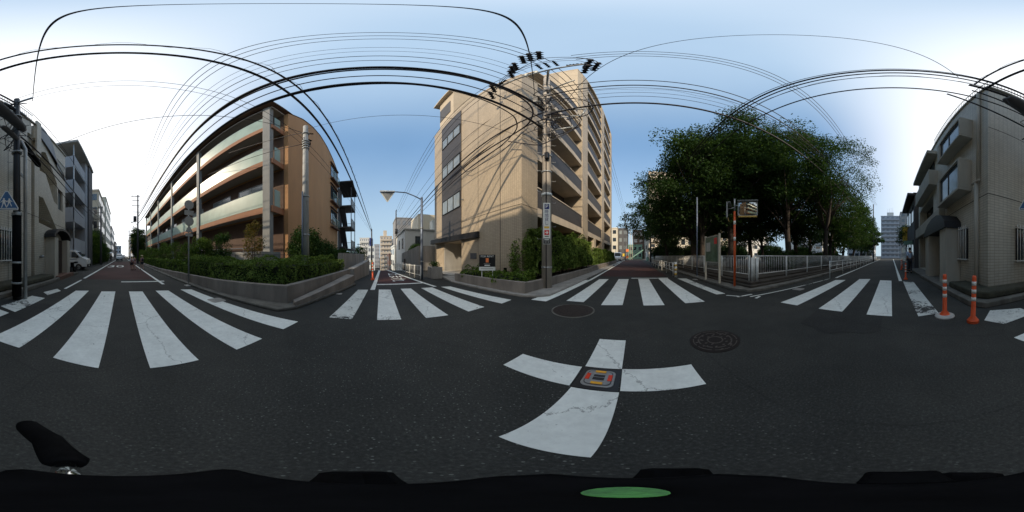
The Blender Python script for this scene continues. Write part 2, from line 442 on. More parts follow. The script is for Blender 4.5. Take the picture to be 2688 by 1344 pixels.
# =================================================================== ground
S = 1.2
def gz(x):          # the road to the west drops over a crest
    if x > -13.5: return 0.
    return -min(9., (-13.5 - x) * .11)
g = MB()
xs = [-900, -300, -120, -95] + [-95 + i * 5 for i in range(1, 16)] + [-18, -16, -14.5, -13.5, 0, 60, 200, 900]
xs = sorted(set(xs))
for i in range(len(xs) - 1):
    a, b = xs[i], xs[i + 1]
    g.quad((a, -900, gz(a)), (b, -900, gz(b)), (b, 900, gz(b)), (a, 900, gz(a)))
struct(g, 'ground', 'asphalt')

def sheet(name, m, polys, z, **kw):
    b = MB()
    for p in polys:
        P = [(q[0], q[1], z) for q in p]
        if sum(P[i][0] * P[(i + 1) % len(P)][1] - P[(i + 1) % len(P)][0] * P[i][1] for i in range(len(P))) < 0: P = P[::-1]
        b.quad(*P)
    return struct(b, name, m, **kw)
sheet('red_road_surface', 'red', [[(-1.75, -8.2), (1.85, -8.2), (1.75, -34), (-2.2, -34)],
      [(-2.05, 9.4), (1.9, 9.4), (1.9, 44), (-2.5, 44)],
      [(-6.95, -.05), (-6.95, 1.8), (-13.5, .85), (-13.5, .15)]], .004)
RC = lambda L: [[(x * S, y * S) for x, y in q] for q in L]
def blob(cx, cy, rx, ry, rot, seed, n=40):
    o_ = []
    for k in range(n):
        t = 2 * PI * k / n; c_, s_ = math.cos(t), math.sin(t); m_ = max(abs(c_), abs(s_)) ** .75
        r_ = 1 + .05 * noise.noise(Vector((c_ * 2, s_ * 2, seed)))
        x, y = rx * c_ / m_ * r_, ry * s_ / m_ * r_; o_.append((cx + x * math.cos(rot) - y * math.sin(rot), cy + x * math.sin(rot) + y * math.cos(rot)))
    return o_
sheet('asphalt_repair_patch', 'asphalt2', [blob(4.6, .9, 2.4, .7, .05, 1), blob(-.9, -6.4, .55, .9, 0, 2), blob(1.9, -2.9, .45, .6, .2, 4)], .0045)
# zebra crossings (one painted set per street)
zA = RC([[(.455 / 1, -1.22), (.177, -1.197), (.192, -4.49), (.572, -4.47)],
         [(.57, -1.26), (.177, -1.197), (.192, -4.49), (.572, -4.47)],
         [(-.206, -1.192), (-.606, -1.196), (-.557, -4.46), (-.183, -4.49)],
         [(-.992, -1.174), (-1.352, -1.17), (-1.29, -4.44), (-.933, -4.5)],
         [(-1.723, -1.136), (-2.057, -1.103), (-1.97, -4.36), (-1.666, -4.47)],
         [(.93, -1.27), (1.32, -1.25), (1.299, -4.42), (.936, -4.5)]])[1:]
sheet('zebra_crossing_south', 'paint', zA, .008)
zB = RC([[(-2.403, -.018), (-2.401, .341), (-4.747, .352), (-4.76, .016)],
         [(-2.384, .72), (-2.379, 1.09), (-4.835, .977), (-4.833, .665)],
         [(-2.385, 1.473), (-2.446, 1.864), (-4.829, 1.654), (-4.832, 1.296)],
         [(-2.403, 2.272), (-2.47, 2.633), (-4.766, 2.253), (-4.815, 1.948)]])
sheet('zebra_crossing_west', 'paint', zB, .008)
sheet('worn_zebra_stripe', 'paint_worn', RC([[(-2.404, -.748), (-2.401, -.394), (-4.725, -.293), (-4.697, -.588)],
      [(2.0, 3.62), (2.242, 3.587), (2.251, 6.813), (1.877, 6.925)],
      [(2.524, -.439), (2.6, -.798), (6.131, -.88), (6.28, -.494)],
      [(2.13, -2.3), (1.7, -2.2), (1.72, -3.35), (2.1, -3.4)],
      [(2.05, -3.9), (1.8, -3.65), (1.68, -4.25), (1.9, -4.5)],
      [(2.35, -1.65), (2.0, -1.3), (1.72, -1.45), (1.75, -2.1), (2.1, -2.15)]]), .008)
zC = RC([[(-2.147, 2.921), (-1.794, 2.978), (-1.743, 6.464), (-2.127, 6.348)],
         [(-1.43, 3.225), (-1.048, 3.256), (-1.089, 6.868), (-1.48, 6.794)],
         [(-.65, 3.133), (-.23, 3.192), (-.242, 6.949), (-.665, 6.922)],
         [(.18, 3.17), (.591, 3.145), (.622, 6.98), (.168, 7.006)],
         [(1.028, 3.171), (1.451, 3.144), (1.459, 7.025), (1.055, 7.097)]])
sheet('zebra_crossing_north', 'paint', zC, .008)
zD = RC([[(2.656, 2.119), (2.675, 1.718), (6.45, 1.81), (6.324, 2.211)],
         [(2.689, 1.266), (2.678, .815), (6.932, .848), (6.859, 1.313)],
         [(2.621, .386), (2.567, -.027), (6.522, -.046), (6.626, .413)]])
sheet('zebra_crossing_east', 'paint', zD, .008)
def line(p, q, w):
    p, q = Vector(p), Vector(q); d = (q - p).normalized(); n = Vector((-d.y, d.x)) * w / 2
    return [tuple(p - n), tuple(q - n), tuple(q + n), tuple(p + n)]
sheet('edge_lines', 'paint', [line((2.0, -8.4), (1.8, -90), .14), line((2.02, -5.5), (2.0, -7.8), .1), line((-1.7, -6.6), (-1.75, -60), .13),
      line((-5.65, -.2), (-13.6, .1), .16), line((-5.9, 2.15), (-13.8, .75), .14), line((-2.15, 7.7), (-2.75, 48), .14),
      line((8.4, 2.9), (60, 3.7), .13), line((7.7, -.48), (60, -1.1), .15)], .0083)
sheet('stop_lines', 'paint', [line((.05, -7.45), (-1.95, -7.45), .2), line((-6.75, -.05), (-6.9, 1.9), .2), line((-.15, 8.7), (1.8, 8.6), .2)], .0087)
sheet('worn_corner_marks', 'paint_worn', [line((2.75, 3.75), (3.3, 3.75), .08), line((3.05, 3.55), (8, 3.1), .07), line((2.9, 3.7), (2.6, 4.1), .07), line((3.3, 3.4), (3.05, 3.3), .08)], .0087)
crx, cry, aw = -.28, 1.245, .17
sheet('crossroads_mark', 'paint', [[(-.44, .4), (-.11, .4), (-.10, 1.07), (-.435, 1.065)], [(-.44, 1.42), (-.11, 1.43), (-.11, 2.09), (-.45, 2.09)],
      [(-.095, 1.09), (.51, 1.08), (.52, 1.43), (-.105, 1.43)], [(-.455, 1.08), (-.465, 1.40), (-1.1, 1.35), (-1.09, 1.05)]], .008)
def textmesh(s, size, m, name, parent=None, mtx=None, local=False, extr=.0, **kw):
    cu = D.curves.new('t', 'FONT'); cu.body = s; cu.size = size; cu.align_x = 'CENTER'; cu.align_y = 'CENTER'; cu.extrude = extr
    to = D.objects.new('t', cu); C.objects.link(to); bpy.context.view_layer.update()
    dg = bpy.context.evaluated_depsgraph_get(); me = D.meshes.new_from_object(to.evaluated_get(dg)); D.objects.remove(to)
    me.materials.clear(); me.materials.append(M[m]); me.transform(mtx or Matrix())
    o = D.objects.new(name, me); C.objects.link(o)
    if parent:
        o.parent = parent
        if not local: o.location = -Vector(parent.location)
    for k, v in kw.items(): o[k] = v
    return o
textmesh('30', 3.6, 'paint', 'speed_number_marking', mtx=Matrix.Translation((.75, -18.8, .009)) @ Matrix.Rotation(PI, 4, 'Z') @ Matrix.Scale(.55, 4, (1, 0, 0)) @ Matrix.Scale(1.35, 4, (0, 1, 0)), kind='structure')
textmesh('止まれ', 1.0, 'paint', 'stop_word_marking', mtx=Matrix.Translation((-9.3, .95, .009)) @ Matrix.Rotation(rad(0), 4, 'Z') @ Matrix.Scale(1.2, 4, (1, 0, 0)) @ Matrix.Scale(.9, 4, (0, 1, 0)), kind='structure')

# raised grounds: planter plinths, pavement strips
struct(MB().prism([(3.0, -2.0), (3.35, -1.75), (14, -1.62), (14, -3), (3.9, -3), (3.9, -10.5), (2.95, -10.5)], 0, .14), 'gutter_kerb', 'conc_dark', bevel=.02)
struct(MB().prism([(3.2, -2.2), (3.5, -1.95), (5.2, -1.95), (5.2, -2.9), (3.9, -2.9), (3.9, -7.0), (3.1, -7.0)], .14, .33, zt=None), 'mossy_ground', 'moss', bevel=.05)
struct(MB().prism([(-3.1, -1.72), (-2.75, -1.95), (-2.6, -6), (-2.75, -60), (-3.3, -60), (-3.3, -2.4), (-7.2, -1.35), (-6.6, -.9)], 0, .07), 'pavement_kerb_southwest', 'conc_dark', bevel=.02)
struct(MB().prism([(-2.62, 3.75), (-2.35, 4.1), (-2.5, 40), (-3.1, 40), (-3.1, 4.6), (-8.6, 4.6), (-8.6, 3.45), (-6.5, 3.15), (-3.0, 3.55)], 0, .08), 'pavement_kerb_northwest', 'concrete', bevel=.02)
struct(MB().prism([(3.35, 4.0), (3.15, 4.6), (2.9, 30), (2.9, 60), (75, 60), (75, 4.1), (8, 3.9), (4.0, 3.85)], 0, .1), 'park_pavement', 'conc_dark', bevel=.02)
struct(MB().box(4.3, 70, 5.1, 58, .1, .26), 'park_ground', 'soil')

# =================================================================== leaves
def leafcloud(mb, centers, per, spread, size, flat=.6, layer=1.):
    for (c, cr) in centers:
        for _ in range(per):
            d = Vector((random.gauss(0, 1), random.gauss(0, 1), random.gauss(0, .8 * layer)))
            if d.length > 1.7: d *= 1.7 / d.length * random.uniform(.5, 1)
            p = Vector(c) + d * cr * spread
            n = Vector((random.uniform(-1, 1), random.uniform(-1, 1), random.uniform(.0, 1.2) if flat else random.uniform(-1, 1))).normalized()
            u = n.orthogonal().normalized(); u.rotate(Matrix.Rotation(random.uniform(0, 2 * PI), 3, n)); v = n.cross(u)
            s_ = size * random.uniform(.6, 1.3)
            k = len(mb.v)
            mb.v += [tuple(p - u * s_), tuple(p + v * s_ * .45 + n * s_ * .12), tuple(p + u * s_), tuple(p - v * s_ * .45 + n * s_ * .12)]
            mb.f.append((k, k + 1, k + 2, k + 3)); mb.sm.append(False)

def crown_centers(n, R, H, zc, lump=.35, inner=.55, seed=0):
    out = []; rnd = random.Random(seed)
    while len(out) < n:
        d = Vector((rnd.gauss(0, 1), rnd.gauss(0, 1), rnd.gauss(0, 1))).normalized()
        nn = min(1.0, .82 + lump * 1.6 * noise.noise(d * 1.7 + Vector((seed * 3.1, 0, 0))))
        f = rnd.uniform(inner, 1.02) ** .7 * nn
        p = Vector((d.x * R * f, d.y * R * f, zc + d.z * H * f))
        out.append((p, rnd.uniform(.7, 1.25)))
    return out

def tree(name, label, loc, H, R, crown_h, zc, n=170, per=75, leaf='leaf_mid', size=.10, trunk_r=.22, lean=(0, 0), seed=1, cl=.42, group=None, cat='tree', forks=7):
    random.seed(seed)
    t = thing(name, label, cat, loc, 0, group)
    cs = crown_centers(n, R, crown_h, zc, seed=seed)
    cs = [(p + Vector((lean[0], lean[1], 0)), r) for p, r in cs if p.z > zc - crown_h]
    tr = MB()
    base = Vector((0, 0, 0)); top = Vector((lean[0] * .9, lean[1] * .9, zc))
    pts = [base + (top - base) * (i / 6) + Vector((math.sin(i * 1.3 + seed) * .08, math.cos(i * 1.7 + seed) * .08, 0)) * (i > 0) for i in range(7)]
    pts[0].z = -.1
    tr.tube(pts, [trunk_r * 1.35, trunk_r, trunk_r * .9, trunk_r * .8, trunk_r * .65, trunk_r * .5, trunk_r * .35], 10)
    tr.build('trunk', 'bark', t, True)
    lb = MB(); pick = random.sample(cs, min(forks * 4, len(cs)))
    for i, (p, r) in enumerate(pick):
        a = pts[2 + i % 4]; mid = (a + p) / 2 + Vector((random.uniform(-.3, .3), random.uniform(-.3, .3), random.uniform(-.1, .4)))
        lb.tube([a, mid, p], [trunk_r * .32, trunk_r * .18, .015], 6)
    lb.build('limbs', 'bark', t, True)
    cm = MB(); leafcloud(cm, cs, per, cl * 1.12, size, layer=.55); cm.build('crown', leaf, t, True)
    return t

def shrub(name, label, loc, rx, ry, h, leaf='leaf_hedge', n=40, per=60, size=.05, seed=1, stems=3, z0=0.0, group=None, cat='shrub', shape='egg'):
    random.seed(seed); t = thing(name, label, cat, loc, 0, group)
    st = MB()
    for i in range(stems):
        a = random.uniform(0, 6.28)
        st.tube([(0.05 * math.cos(a), .05 * math.sin(a), -.1), (rx * .3 * math.cos(a), ry * .3 * math.sin(a), z0 + h * .3), (rx * .5 * math.cos(a), ry * .5 * math.sin(a), z0 + h * .6)], [.03, .022, .01], 6)
    st.build('stem', 'bark', t, True)
    cs = []; n = int(n * 1.6); per = int(per * 1.25)
    for _ in range(n):
        d = Vector((random.gauss(0, 1), random.gauss(0, 1), random.gauss(0, 1))).normalized(); f = random.uniform(.5, 1) ** .5
        cs.append((Vector((d.x * rx * f, d.y * ry * f, z0 + h * .5 + d.z * h * .5 * f)), 1))
    m = MB(); leafcloud(m, cs, per, min(rx, ry, h / 2) * .3, size); m.build('foliage', leaf, t, True)
    return t

def hedge(name, label, poly, z0, z1, leaf, dens=900, size=.028, seed=3, rough=.05, cat='hedge', taper=.05):
    """clipped hedge: rounded dark core under a skin of small leaves"""
    random.seed(seed); t = thing(name, label, cat, (sum(p[0] for p in poly) / len(poly), sum(p[1] for p in poly) / len(poly), z0))
    cx, cy = t.location.x, t.location.y
    core = MB(); bx = (min(p[0] for p in poly) + max(p[0] for p in poly)) / 2; by = (min(p[1] for p in poly) + max(p[1] for p in poly)) / 2
    hx_ = (max(p[0] for p in poly) - min(p[0] for p in poly)) / 2; hy_ = (max(p[1] for p in poly) - min(p[1] for p in poly)) / 2
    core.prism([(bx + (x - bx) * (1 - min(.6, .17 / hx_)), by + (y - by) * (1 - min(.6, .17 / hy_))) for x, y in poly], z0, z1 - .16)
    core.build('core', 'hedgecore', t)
    lm = MB(); k = len(poly)
    def leaf_at(p, n):
        n = (n + Vector((random.gauss(0, .5), random.gauss(0, .5), random.gauss(0, .5)))).normalized()
        u = n.orthogonal().normalized(); u.rotate(Matrix.Rotation(random.uniform(0, 6.28), 3, n)); v = n.cross(u)
        s_ = size * random.uniform(.6, 1.4); q = len(lm.v)
        lm.v += [tuple(p - u * s_), tuple(p + v * s_ * .5), tuple(p + u * s_), tuple(p - v * s_ * .5)]
        lm.f.append((q, q + 1, q + 2, q + 3)); lm.sm.append(False)
    def disp(p): return noise.noise(p * 1.6) * rough * 2.6 + noise.noise(p * 4.5) * rough * 1.2
    for i in range(k):
        a = Vector(poly[i]); b = Vector(poly[(i + 1) % k]); L = (b - a).length
        nn = Vector((b.y - a.y, a.x - b.x)).normalized()
        ar = sum(poly[j][0] * poly[(j + 1) % k][1] - poly[(j + 1) % k][0] * poly[j][1] for j in range(k))
        if ar < 0: nn = -nn
        for _ in range(int(L * (z1 - z0) * dens)):
            t_ = random.random(); z = random.uniform(z0, z1); p2 = a + (b - a) * t_
            inw = taper * 3.2 * ((z - z0) / (z1 - z0)) ** 3 + (.10 if z > z1 - .08 else 0) * random.random()
            p = Vector((p2.x, p2.y, z)); p += Vector((nn.x, nn.y, 0)) * (disp(p) + random.uniform(-.03, .02) - inw)
            leaf_at(p, Vector((nn.x, nn.y, .3)))
    xs_ = [p[0] for p in poly]; ys_ = [p[1] for p in poly]
    from mathutils.geometry import intersect_point_tri_2d
    def inside(x, y):
        c = False; j = k - 1
        for i in range(k):
            if (poly[i][1] > y) != (poly[j][1] > y) and x < (poly[j][0] - poly[i][0]) * (y - poly[i][1]) / (poly[j][1] - poly[i][1]) + poly[i][0]: c = not c
            j = i
        return c
    A = (max(xs_) - min(xs_)) * (max(ys_) - min(ys_))
    for _ in range(int(A * dens)):
        x = random.uniform(min(xs_), max(xs_)); y = random.uniform(min(ys_), max(ys_))
        if inside(x, y):
            p = Vector((x, y, z1)); p.z += disp(p) * 1.2 - random.random() * .04
            leaf_at(p, Vector((0, 0, 1)))
    lm.build('leaves', leaf, t)
    return t

def catenary(a, b, sag, n=14):
    a, b = Vector(a), Vector(b)
    return [a + (b - a) * (i / n) - Vector((0, 0, sag * 4 * (i / n) * (1 - i / n))) for i in range(n + 1)]
def wire(label, a, b, sag, r=.011, group='power lines over the crossroads', m='cable', name='power_line'):
    mb = MB(); mb.tube(catenary(a, b, sag, 24), r * 1.3, 6)
    o = mb.build(name, m); origin(o, a); tag(o, label, 'cable', group); return o

# =================================================================== window helpers (parts with sub-parts)
def window_y(b, x0, x1, y, z0, z1, s=-1, fr='dark', gl='glass', muls=1, t=.05, sill=None):
    """window on a wall facing s*Y at plane y"""
    f = MB(); o = .05
    f.box(x0, x1, y, y + s * o, z0, z0 + t).box(x0, x1, y, y + s * o, z1 - t, z1)
    for i in range(muls + 2):
        x = x0 + (x1 - x0 - t) * i / (muls + 1); f.box(x, x + t, y, y + s * (o - .004), z0 + t, z1 - t)
    w_ = f.build('window', fr, b)
    MB().box(x0 + t * .5, x1 - t * .5, y - s * .02, y + s * .018, z0 + t * .5, z1 - t * .5).build('pane', gl, w_)
    if sill: MB().box(x0 - .05, x1 + .05, y, y + s * .1, z0 - .08, z0 - .003).build('sill', sill, w_)
    return w_
def window_x(b, y0, y1, x, z0, z1, s=1, fr='dark', gl='glass', muls=1, t=.05, sill=None):
    f = MB(); o = .05
    f.box(x, x + s * o, y0, y1, z0, z0 + t).box(x, x + s * o, y0, y1, z1 - t, z1)
    for i in range(muls + 2):
        y = y0 + (y1 - y0 - t) * i / (muls + 1); f.box(x, x + s * (o - .004), y, y + t, z0 + t, z1 - t)
    w_ = f.build('window', fr, b)
    MB().box(x - s * .02, x + s * .018, y0 + t * .5, y1 - t * .5, z0 + t * .5, z1 - t * .5).build('pane', gl, w_)
    if sill: MB().box(x, x + s * .1, y0 - .05, y1 + .05, z0 - .08, z0 - .003).build('sill', sill, w_)
    return w_
def grille_x(b, y0, y1, x, z0, z1, s, n=9, m='white'):
    g_ = MB(); o = .12
    for z in (z0 + .05, z1 - .1): g_.box(x + s * (o - .02), x + s * (o + .02), y0, y1, z - .018, z + .018)
    for i in range(n): y = y0 + .04 + (y1 - y0 - .08) * i / (n - 1); g_.tube([(x + s * (o + .0), y, z0), (x + s * o, y, z1)], .013, 6)
    for y in (y0 + .02, y1 - .02):
        for z in (z0 + .05, z1 - .1): g_.box(x, x + s * o, y - .012, y + .012, z - .012, z + .012)
    return g_.build('window_grille', m, b)
def grille_y(b, x0, x1, y, z0, z1, s, n=9, m='white'):
    g_ = MB(); o = .12
    for z in (z0 + .05, z1 - .1): g_.box(x0, x1, y + s * (o - .02), y + s * (o + .02), z - .018, z + .018)
    for i in range(n): x = x0 + .04 + (x1 - x0 - .08) * i / (n - 1); g_.tube([(x, y + s * o, z0), (x, y + s * o, z1)], .013, 6)
    for x in (x0 + .02, x1 - .02):
        for z in (z0 + .05, z1 - .1): g_.box(x - .012, x + .012, y, y + s * o, z - .012, z + .012)
    return g_.build('window_grille', m, b)

# =================================================================== TAN apartment block (north-west corner)
F = thing('apartment_building', 'tan tiled apartment block with dark brown balconies at the crossroads corner', 'building', (-8, 12, 0))
MB().box(-8.3, -3.85, 4.65, 5.7, 0, 13.4).box(-8.3, -5.4, 5.7, 11, 0, 13.4).box(-12.9, -8.3, 6.2, 11, 0, 13.4).box(-12.9, -8.3, 4.65, 6.2, 2.12, 13.4).build('wall', 'tan', F)
MB().box(-12.9, -11.0, 4.65, 6.2, 0, 2.12).build('entrance_wall', 'tan_plain', F)
MB().box(-10.997, -10.9, 4.70, 6.19, .02, 2.11).build('entrance_panel', 'conc_light', F)
d_ = MB().box(-9.0, -8.35, 6.1, 6.19, .05, 2.1).build('door', 'door', F); MB().box(-8.9, -8.45, 6.07, 6.1, .2, 2.0).build('pane', 'glass', d_)
MB().box(-10.9, -8.3, 3.9, 6.1, .08, .13).build('entrance_step', 'conc_light', F)
MB().prism([(-6.5, 4.65), (-6.5, 4.52), (-11.9, 4.0), (-12.4, 4.1), (-12.4, 4.65)], 2.12, 2.42).build('canopy', 'dark', F)
MB().box(-11.2, -8.3, 4.60, 4.648, 2.45, 13.0).build('dark_tile_band', 'dkpanel', F)
for z in (4.19, 7.2, 10.2):
    window_y(F, -11.05, -8.34, 4.60, z, z + 1.07, -1, 'dark', 'curtain', 2)
jo = MB()
for x in (-5.01, -6.62): jo.box(x - .012, x + .012, 4.645, 4.652, .1, 13.3)
jo.box(-8.3, -3.845, 4.6465, 4.651, 3.19, 3.21).box(-3.852, -3.848, 4.65, 5.7, 3.19, 3.21)
jo.build('wall_joints', 'dark', F)
MB().box(-7.3, -6.75, 4.62, 4.649, 1.05, 1.35).build('name_plate', 'greydk', F)
MB().box(-4.74, -4.62, 4.58, 4.649, .35, .72).build('wall_light', 'black', F)
MB().box(-8.32, -3.83, 4.63, 4.75, 13.4, 13.52).box(-3.95, -3.83, 4.75, 11, 13.4, 13.52).box(-12.9, -8.32, 4.63, 4.75, 13.4, 13.52).build('parapet_cap', 'beige', F)
# set-back top floor and rooftop room over the west end
MB().box(-9.8, -5.6, 6.4, 10.8, 13.4, 16.3).build('set_back_floor', 'greydk', F)
MB().box(-12.3, -9.85, 4.9, 10.8, 13.4, 18.6).build('roof_room', 'tan_plain', F)
rr = MB().extr([(4.55, 18.62), (4.55, 18.8), (11, 19.3), (11, 18.62)], -12.9, -9.83, 'x'); rr.build('roof_canopy', 'beige', F)
MB().box(-12.2, -10.3, 4.86, 4.899, 15.2, 17.2).build('roof_room_opening', 'greydk', F)
# tall rear part
MB().box(-13, -5.4, 10.8, 27.6, 0, 26.4).build('tall_wall', 'tan', F)
MB().box(-5.4, -3.9, 10.8, 11.7, 13.9, 26.4).box(-13.02, -3.88, 10.78, 27.62, 26.4, 26.7).build('tall_parapet', 'tan_plain', F)
pr = MB()
for y0, y1 in ((11.7, 13.1), (19.1, 20.6), (26.3, 27.6)): pr.box(-5.4, -3.85, y0, y1, 0, 26.4)
pr.build('piers', 'tan', F)
lev = [2.96, 5.93, 8.85, 11.75, 14.65, 17.55, 20.4, 23.3]
for (y0, y1, nl) in ((5.7, 11.7, 5), (13.1, 19.1, 8), (20.6, 26.3, 8)):
    for i in range(nl):
        z = lev[i]
        if y0 < 6 and i == 4: ya = 6.8
        else: ya = y0
        bal = MB().box(-5.4, -3.95, ya, y1, z + .02, z + .22).box(-4.12, -3.90, ya, y1, z - .04, z + .36).build('balcony', 'beige', F)
        MB().box(-4.02, -3.915, ya, y1, z + .36, z + 1.32).build('parapet', 'dkpanel', bal)
        MB().box(-4.05, -3.885, ya, y1, z + 1.32, z + 1.38).build('coping', 'beige', bal)
        if i < nl:
            window_x(F, y0 + .15, y0 + 2.3, -5.40, z + .3, z + 2.4, 1, 'dark', 'blueglass' if y0 < 6 else 'curtain', 2, .07)
            window_x(F, y0 + 3.0, y1 - .3, -5.40, z + .3, z + 2.4, 1, 'dark', 'glass', 2, .07)
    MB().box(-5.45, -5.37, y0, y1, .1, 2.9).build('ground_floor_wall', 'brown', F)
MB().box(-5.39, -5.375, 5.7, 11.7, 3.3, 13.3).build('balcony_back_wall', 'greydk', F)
MB().box(-4.3, -3.87, 15.4, 16.1, 0, 2.9).build('pillar', 'tan_plain', F)
rc = MB().box(-5.4, -3.95, 5.7, 11.7, 16.0, 16.2); rc.build('roof_slab', 'beige', F)
MB().tube([(-8.08, 4.55, 4.55), (-8.08, 4.64, 4.6)], [.05, .03], 8).build('security_camera', 'steel', F)

# low planter with shrubs in front of it
pl = thing('planter_wall', 'low weathered concrete planter wall round the tan block corner', 'planter', (-4, 4, 0))
MB().prism([(-2.96, 3.72), (-2.96, 3.87), (-6.5, 3.47), (-6.58, 3.33)], 0.0, .42, None).prism([(-2.967, 3.875), (-3.11, 3.875), (-3.11, 11.6), (-2.967, 11.6)], 0.001, .40).prism([(-2.98, 11.6), (-3.2, 11.6), (-3.2, 27), (-2.98, 27)], 0, .46).build('wall', 'planter', pl, bevel=.012)
MB().prism([(-3.11, 3.85), (-6.5, 3.46), (-6.5, 4.6), (-3.9, 4.6), (-3.9, 27), (-3.2, 27)], .05, .34).build('soil', 'soil', pl)
hedge('low_shrub_bed', 'low bright green shrubs in the planter below the tiled corner', [(-3.15, 3.88), (-6.45, 3.5), (-6.4, 4.4), (-3.2, 4.6)], .3, .62, 'leaf_box', 900, .035, 5, .12)
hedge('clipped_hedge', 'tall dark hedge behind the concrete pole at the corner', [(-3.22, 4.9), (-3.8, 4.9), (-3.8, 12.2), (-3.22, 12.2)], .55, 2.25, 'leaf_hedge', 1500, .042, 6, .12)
hm = MB()
for i in range(26):
    y = 5.1 + i * .27; hm.tube([(-3.5 + random.uniform(-.15, .15), y, .3), (-3.5 + random.uniform(-.2, .2), y + random.uniform(-.1, .1), .9)], [.022, .014], 6)
o = hm.build('hedge_stems', 'bark'); origin(o, (-3.5, 5, .3)); o.parent = [q for q in D.objects if q.name.startswith('clipped_hedge')][0]; o.location = Vector(o.location) - o.parent.location
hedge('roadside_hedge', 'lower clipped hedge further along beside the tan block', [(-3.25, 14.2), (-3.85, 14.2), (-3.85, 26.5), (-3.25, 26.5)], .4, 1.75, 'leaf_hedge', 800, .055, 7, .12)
shrub('corner_bush', 'rounded dark bush pressed against the tiled wall corner', (-4.0, 4.95, .3), .5, .42, 1.85, 'leaf_hedge', 50, 70, .045, 8)

# sign on two posts in the planter
sb = thing('rental_sign', 'black FOR RENT board on two white posts in the planter', 'sign', (-4.75, 3.75, .3), rad(-38) + PI)
sb.rotation_euler.z = math.atan2(4.75, 3.95) - PI / 2 + PI / 2 - rad(40) + rad(42)
MB().box(-.30, .30, -.012, .012, .50, .95).build('board', 'signblack', sb, True)
MB().box(-.30, .30, -.012, .012, .36, .497).build('lower_panel', 'signwhite', sb, True)
for x in (-.2, .2): MB().box(x - .014, x + .014, .014, .04, -.1, .9).build('post', 'white', sb, True)
R90 = Matrix.Rotation(rad(90), 4, 'X')
textmesh('FOR RENT', .105, 'signwhite', 'lettering', sb, Matrix.Translation((0, -.0145, .885)) @ R90, True)
MB().box(-.055, .055, -.0155, -.0125, .66, .82).build('orange_square', 'signorange', sb, True)
MB().box(-.13, .13, -.0145, -.0125, .612, .626).build('text_strip', 'signback', sb, True)
MB().box(-.1, .1, -.0155, -.0125, .535, .575).build('text_strip', 'signwhite', sb, True)
MB().box(-.24, .22, -.0145, -.0125, .425, .440).build('text_strip', 'signback', sb, True)

# =================================================================== ORANGE apartment block (south-west corner)
E = thing('apartment_building', 'orange brown apartment block with frosted glass balconies and concrete columns', 'building', (-13, -25, 0))
prof = [(-8.1, 12.55), (-8.6, 12.85), (-10, 13.6), (-11.6, 14.05), (-13.4, 14.2), (-15.4, 13.95), (-17.5, 13.4), (-19.7, 12.6)]
MB().extr([(-8.1, 0)] + prof + [(-19.7, 0)], -47.5, -5.0, 'y').build('wall', 'orange', E)
rp = [(-6.55, 12.75)] + [(x, z + .10) for x, z in prof[1:]] + [(-19.9, 12.65)]
rp2 = [(x, z - .11) for x, z in rp[::-1]]
MB().extr(rp + rp2, -47.7, -4.97, 'y').build('roof', 'brown', E)
MB().box(-8.1, -6.9, -47.4, -5.25, 12.42, 12.55).build('roof_soffit', 'soffit', E)
ysC = [-5.65, -13.8, -22.2, -31.0, -39.6, -47.2]
for y in ysC:
    MB().box(-7.2, -6.88, y - .27, y + .25, 0, 12.95).build('column', 'colgrey', E, bevel=.02)
for z in (4.02, 7.22, 10.38):
    s_ = MB().box(-8.1, -7.02, -47.2, -5.3, z - .22, z - .02).build('balcony_slab', 'soffit', E)
    MB().box(-7.03, -6.95, -47.2, -5.28, z - .36, z).box(-8.1, -7.03, -5.36, -5.28, z - .36, z).build('fascia', 'orange2', s_)
    for i in range(len(ysC) - 1):
        MB().box(-7.0, -6.975, ysC[i + 1] + .28, ysC[i] - .32, z + .03, z + 1.1).build('glass_balustrade', 'balglass', E)
    MB().box(-7.75, -7.22, -5.35, -5.32, z + .05, z + 1.08).build('side_glass', 'balglass', E)
    r_ = MB(); r_.tube([(-7.0, -47.1, z + 1.14), (-7.0, -5.4, z + 1.14)], .022, 6)
    r_.build('handrail', 'steel', E)
    for k, yy in enumerate((-7.6, -11.2, -16.3, -20.1, -25.5)): MB().box(-7.95, -7.6, yy - .4, yy + .4, z + .02, z + .62).build('air_conditioner', 'signwhite', E, bevel=.02)
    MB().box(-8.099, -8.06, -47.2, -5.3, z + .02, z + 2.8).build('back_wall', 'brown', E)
    for i in range(5):
        for dy in (1.0, 4.6):
            y = ysC[i] - dy
            window_x(E, y - 2.6, y, -8.06, z + .1, z + 2.2, 1, 'steel', 'curtain' if (i + int(z)) % 3 else 'glass', 1)
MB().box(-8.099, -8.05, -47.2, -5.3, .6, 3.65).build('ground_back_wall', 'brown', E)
for i, z in enumerate((4.4, 7.3, 10.2)):
    window_y(E, -19.2, -16.6, -5.0, z + .35, z + 2.0, 1, 'dark', 'glass', 1)
    wb = MB(); wb.box(-19.35, -16.45, -5.0, -4.62, z - .12, z + .02); wb.build('window_ledge', 'brown', E)
    wr = MB()
    for j in range(14): x = -19.3 + j * .218; wr.tube([(x, -4.68, z + .02), (x, -4.68, z + .95)], .012, 5)
    wr.box(-19.35, -16.45, -4.70, -4.66, z + .95, z + .99).build('window_railing', 'balglass', E)
    MB().box(-19.4, -16.4, -5.0, -4.8, z + 2.15, z + 2.25).build('window_hood', 'brown', E)
MB().box(-8.05, -6.2, -47, -5.3, 0, .75).build('plinth', 'conc_light', E)

